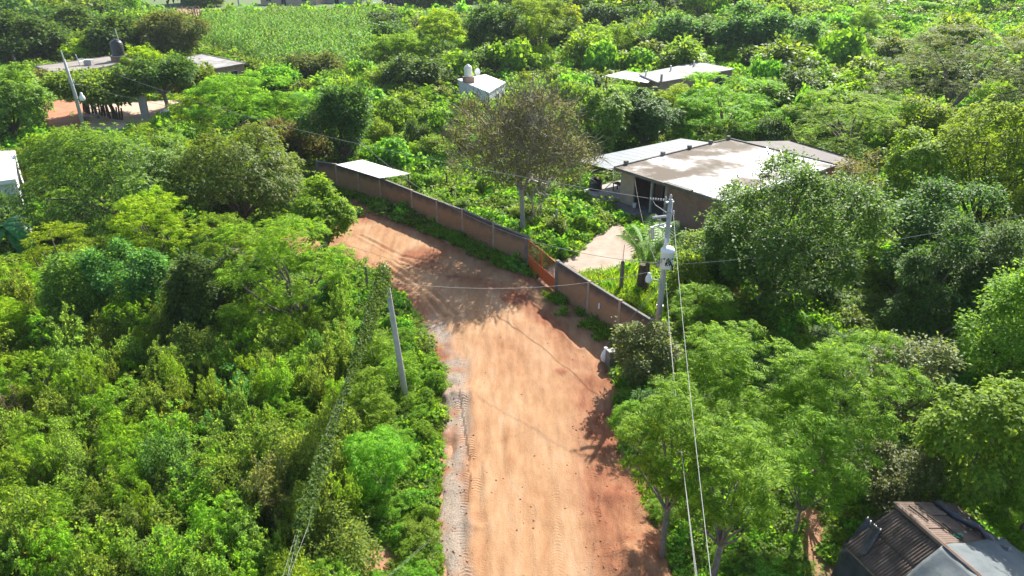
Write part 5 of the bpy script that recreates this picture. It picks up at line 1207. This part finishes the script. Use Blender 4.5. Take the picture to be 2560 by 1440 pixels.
def clump(seed, style, n, L, R=.5, H=.5):
    r = np.random.default_rng(seed); Q, C, T = crown(r, R, H * .5, style, n, L, 7); Q[..., 2] += H * .42
    return quads_mesh('clump', Q, [LM[STYMAT.get(style, style)]])
def tuft(seed, n, L, mat, spread=.25, w=.05):
    r = np.random.default_rng(seed); p = np.concatenate([r.normal(0, spread * .4, (n, 2)), np.zeros((n, 1))], 1); d = nrm(np.concatenate([r.normal(0, .42, (n, 2)), np.ones((n, 1))], 1)); Lh = L * r.uniform(.5, 1.1, n)[:, None]
    s = nrm(np.cross(d, r.normal(0, 1, (n, 3)))) * w * L; m1 = p + d * Lh * .55; d2 = nrm(d + np.stack([d[:, 0], d[:, 1], -.5 * np.ones(n)], 1) * .9); e = m1 + d2 * Lh * .5
    return quads_mesh('tuft', np.concatenate([np.stack([p - s * .6, p + s * .6, m1 + s, m1 - s], 1), np.stack([m1 - s, m1 + s, e + s * .15, e - s * .15], 1)]), [mat])
def scatter(n, box, pad, keepf=None, px=30, hr=(.6, 1.1), **kw):
    p = np.stack([rng.uniform(box[0], box[2], n), rng.uniform(box[1], box[3], n)], 1); w = np.array([G(a, c) for a, c in p]); ok = free(w[:, 0], w[:, 1], pad, **kw)
    if keepf is not None: ok &= keepf(p[:, 0], p[:, 1], w)
    w = w[ok]; w[:, 2] = terrain_z(w[:, 0], w[:, 1]); s = px * depth_of(w.T) / FPX * rng.uniform(.65, 1.4, len(w))
    return w, np.stack([s, s, s * rng.uniform(*hr, len(w))], 1)
notdark = lambda a, c, w: (np.hypot((a - 1600) / 95, (c - 1330) / 190) > 1) & (np.hypot((a - 2030) / 45, (c - 1330) / 90) > 1) & (np.hypot((a - 940) / 50, (c - 1395) / 55) > 1) & ~((a > 330) & (a < 1200) & (c < 32))
full = (-160, -4, 2720, 1500)
for nm, st, n, L, cnt_, px, lab, sd_, box in (
        ('undergrowth', 'vine', 130, .2, 8500, 42, 'broad-leaved creeping undergrowth covering the ground', 1, full),
        ('undergrowth', 'lime', 170, .16, 3600, 34, 'light green leafy undergrowth between the bushes', 2, full),
        ('undergrowth', 'small', 170, .17, 8000, 42, 'mid green small-leaved undergrowth', 3, full),
        ('undergrowth', 'feather', 320, .07, 5000, 40, 'feathery undergrowth between the bushes', 4, full)):
    w, s = scatter(cnt_, box, .35, notdark, px)
    keep = fbm(w[:, 0], w[:, 1], 11, sd_) > .30; w, s = w[keep], s[keep]
    stuff_instances(nm, w, s, clump(sd_, st, n, L), lab, 'undergrowth')
w, s = scatter(2600, (1980, 0, 2720, 200), 1, None, 26); stuff_instances('creeper_cover', w, s, clump(11, 'vine', 150, .2), 'bright creeper blanket over the far slope', 'creeper')
# grass: verges, wall foot, path edges
def near_line(w, L, a, c): d, _ = polyline_near(w[:, 0], w[:, 1], L); return (d > a) & (d < c)
w, s = scatter(9000, (820, 440, 1700, 1460), .05, lambda a, c, w: (sdist(w, ROAD) < 1.3) | (sdist(w, PATH) < 1.0), 17, (.7, 1.3), houses=True)
stuff_instances('grass', w, s, tuft(1, 26, 1.0, LM['grass']), 'grass and weeds fringing the dirt road and the path', 'grass')
def wall_grass():
    pts = []
    for L in (wp, wp2):
        L = [np.array(q) for q in L]
        for a, c in zip(L[:-1], L[1:]):
            u = c - a; l = np.hypot(*u); u /= l; nn = np.array([u[1], -u[0]]); nn = nn if nn[1] < 0 else -nn
            for _ in range(int(l * 26)):
                pts.append(a + u * rng.uniform(0, l) + nn * (.16 + abs(rng.normal(0, .55))))
    p = np.array(pts); k = fbm(p[:, 0], p[:, 1], 2.0, 3) > .42; p = p[k]; return np.concatenate([p, np.full((len(p), 1), -.02)], 1)
w = wall_grass(); s = rng.uniform(.3, .8, len(w)); stuff_instances('grass', w, np.stack([s, s, s * rng.uniform(.6, 1.2, len(w))], 1), tuft(2, 26, 1.0, LM['grass']), 'weeds growing in the shade along the foot of the brick wall', 'grass')
w, s = scatter(900, (1400, 690, 1640, 800), .25, None, 27, (.9, 1.5)); stuff_instances('tall_grass', w, s, tuft(3, 26, 1.0, LM['lime'], .3, .04), 'tall bright grass behind the lower brick wall', 'grass')
w, s = scatter(500, (860, 195, 1000, 250), .5, None, 22, (1.2, 1.8)); stuff_instances('reeds', w, s, tuft(4, 20, 1.0, LM['maize'], .2, .05), 'upright spiky plants in the small plot below the maize field', 'crop')
# maize field
def maize_mesh(seed):
    r = np.random.default_rng(seed); mb = MB().tube([(0, 0, 0), (.02, 0, 1.2), (0, .02, 2.3)], [.03, .025, .012], 4); Q = []
    for i in range(11):
        a = i * 2.5 + r.normal(0, .3); z = .35 + i * .17; d = np.array([math.cos(a), math.sin(a), .75]); p = np.array([0, 0, z]); L = r.uniform(.65, .95)
        d /= np.linalg.norm(d); s_ = nrm(np.cross(d, [0, 0, 1]))[None][0] * .12; m1 = p + d * L * .55; d2 = np.array([d[0], d[1], -.55]); e = m1 + d2 * L * .6
        Q += [np.stack([p - s_ * .4, p + s_ * .4, m1 + s_, m1 - s_]), np.stack([m1 - s_, m1 + s_, e + s_ * .1, e - s_ * .1])]
    for i in range(6):
        a = i * 1.05; e = np.array([.12 * math.cos(a), .12 * math.sin(a), 2.6]); Q.append(np.stack([(0, 0, 2.25), e * (.5, .5, 1) - (0, 0, .15) + (.02, 0, 0), e, e * (.5, .5, 1) - (0, 0, .15) - (.02, 0, 0)]))
    return quads_mesh('maize_plant', np.array(Q), [LM['maize'], LM['maize']], None, mb)
lo, hi = MAIZE.min(0), MAIZE.max(0); gx, gy = np.meshgrid(np.arange(lo[0], hi[0], 1.9), np.arange(lo[1], hi[1], .95)); p = np.stack([gx.ravel(), gy.ravel()], 1) + rng.normal(0, .22, (gx.size, 2)); p = p[sdist(p, MAIZE) < 0]
p = p[rng.random(len(p)) < .93]; s = rng.uniform(1.15, 1.8, len(p)) * (.7 + .5 * fbm(p[:, 0], p[:, 1], 14, 2)); w = np.concatenate([p, terrain_z(p[:, 0], p[:, 1])[:, None]], 1)
stuff_instances('maize_field', w, np.stack([s, s, s], 1), maize_mesh(1), 'dense maize field filling the upper part of the view', 'maize', .1)
# stones and clods on the road
def clod(seed):
    r = np.random.default_rng(seed); v = np.array([[x, y, z] for x, y, z in ((1, 0, 0), (.5, .8, 0), (-.6, .7, 0), (-1, -.1, 0), (-.4, -.9, 0), (.6, -.7, 0), (.1, 0, .7), (0, 0, -.4))]) * r.uniform(.7, 1.2, (8, 1))
    return MB().add(v, [(i, (i + 1) % 6, 6) for i in range(6)] + [((i + 1) % 6, i, 7) for i in range(6)]).mesh('clod', surf('red_clod', (.20, .075, .04), (.36, .17, .10), 3, .95, .3))
n = 9000; p = np.stack([rng.uniform(880, 1700, n), rng.uniform(520, 1460, n)], 1); w = np.array([G(a, c) for a, c in p]); k = (sdist(w, ROAD) < .1) & (rng.random(n) < .03 + .45 * red_mask(w[:, 0], w[:, 1]) + .3 * grey_mask(w[:, 0], w[:, 1])); w = w[k]; w[:, 2] = road_z(w[:, 0], w[:, 1]); s = .018 + .05 * rng.random(len(w)) ** 4
stuff_instances('soil_clods', w, np.stack([s, s, s], 1), clod(1), 'loose red clods and stones scattered on the dirt road', 'clods', .5)

# ---- a label of its own for every bush that something nearby tells apart
LANDS = [('the leaning pole', 1000, 900), ('the flat-topped yellow acacia', 400, 600), ('the bluish green tree', 345, 740), ('the broad feathery tree at the bend', 740, 680), ('the banana plant', 35, 600),
         ('the largest spreading tree', 300, 450), ('the brick wall end', 800, 430), ('the white sheet shelter', 930, 420), ('the half-bare tree', 1290, 400), ('the orange gate', 1355, 660), ('the dirt path', 1520, 620),
         ('the water tank', 1488, 470), ('the metal canopy', 1600, 380), ('the stained concrete roof', 1800, 420), ('the transformer pole', 1650, 680), ('the young palm', 1612, 620), ('the big shade tree', 1900, 580),
         ('the grey twiggy shrub', 2130, 460), ('the shaded hollow', 2270, 870), ('the drooping lime tree', 2470, 800), ('the corrugated shed', 2350, 1370), ('the glossy tree by the shed', 2390, 1130), ('the soil heap', 1600, 1400),
         ('the white house', 1200, 205), ('the long house', 1680, 190), ('the hut frame', 1945, 155), ('the huge open acacia', 2385, 200), ('the far dark clump', 1905, 80), ('the round yellow-green tree', 1108, 90), ('the maize field', 720, 100),
         ('the tan roofed house', 220, 165), ('the pale roofed house', 510, 165), ('the black roof tank', 298, 130), ('the yard lamp pole', 190, 230), ('the far track', 430, 30), ('the tall dark tree', 860, 320), ('the vine-wrapped cables', 800, 1130),
         ('the low wires', 1060, 1370), ('the concrete block', 1530, 900), ('the bottom picture edge', 300, 1420), ('the left picture edge', 10, 1100), ('the right picture edge', 2550, 480), ('the picture top', 2200, 10)]
ADJ = [('small-leaved', 'small-leaved'), ('vine', 'vine-draped'), ('vines', 'vine-draped'), ('feathery', 'feathery'), ('dark', 'dense dark'), ('lime', 'lime'), ('yellow-green', 'yellow-green'), ('olive', 'thin olive'), ('silvery', 'pale silvery'), ('bluish', 'bluish')]
SEEN = {}
bpy.context.view_layer.update()
for o in list(COL.objects):
    if o.type == 'MESH' and o.parent is None and o.get('group', '').startswith(('bushes', 'trees', 'hummock')):
        qx, qy = project(*o.location); best = sorted(LANDS, key=lambda l: math.hypot(l[1] - qx, (l[2] - qy) * 1.6))[0]
        dx, dy = qx - best[1], (qy - best[2]) * 1.6; dd = math.hypot(dx, dy)
        rel = 'near' if 'edge' in best[0] or 'picture top' in best[0] else 'close by' if dd < 45 else ('well ' if dd > 190 else '') + (('right of' if dx > 0 else 'left of') if abs(dx) > abs(dy) else ('in front of' if dy > 0 else 'behind'))
        hgt = o.dimensions.z; wid = max(o.dimensions.x, o.dimensions.y)
        size = ('low ' if hgt < .55 * wid else 'upright ' if hgt > .95 * wid else '') + ('small' if wid < 1.7 else 'broad' if wid > 5.5 else 'mid-sized')
        lab0 = o['label']; adj = next(a for k, a in ADJ if k in lab0.lower().replace('-leaved', '-leaved')); noun = 'hummock bush' if 'hummock' in lab0 else 'rounded tree' if o['category'] == 'tree' else 'bush'
        zone = o.name.split('_')[0]; lab = f"{size} {adj} {zone} {noun} {rel} {best[0]}"; o['label'] = lab; SEEN.setdefault(lab, []).append((dd, o.name))
ORD = ['nearest of its kind', 'second nearest', 'third nearest', 'fourth nearest', 'fifth nearest', 'sixth nearest', 'seventh nearest', 'eighth nearest', 'ninth nearest', 'tenth nearest', 'eleventh nearest', 'twelfth nearest', 'thirteenth nearest', 'fourteenth nearest', 'fifteenth nearest', 'sixteenth nearest', 'seventeenth nearest', 'eighteenth nearest', 'nineteenth nearest', 'twentieth nearest']
for lab, L in SEEN.items():
    if len(L) > 1:
        for rank, (dd, nm_) in enumerate(sorted(L)):
            if rank < 20 and len((lab + ' ' + ORD[rank]).split()) <= 16: bpy.data.objects[nm_]['label'] = lab + ', ' + ORD[rank]

# ---- thin air between the camera and the far slopes
hz = MB().box((0, 258, 7.5), (860, 580, 32)).build('haze', []); tag(hz, 'thin pale haze over the whole valley', 'haze', None, 'stuff')
hm = bpy.data.materials.new('haze_air'); hm.use_nodes = True; nt = hm.node_tree; nt.nodes.remove(nt.nodes['Principled BSDF'])
pv = nt.nodes.new('ShaderNodeVolumePrincipled'); pv.inputs['Color'].default_value = (.80, .88, .96, 1); pv.inputs['Density'].default_value = .00012; pv.inputs['Anisotropy'].default_value = 0
nt.links.new(pv.outputs[0], nt.nodes['Material Output'].inputs['Volume']); hz.data.materials.append(hm)
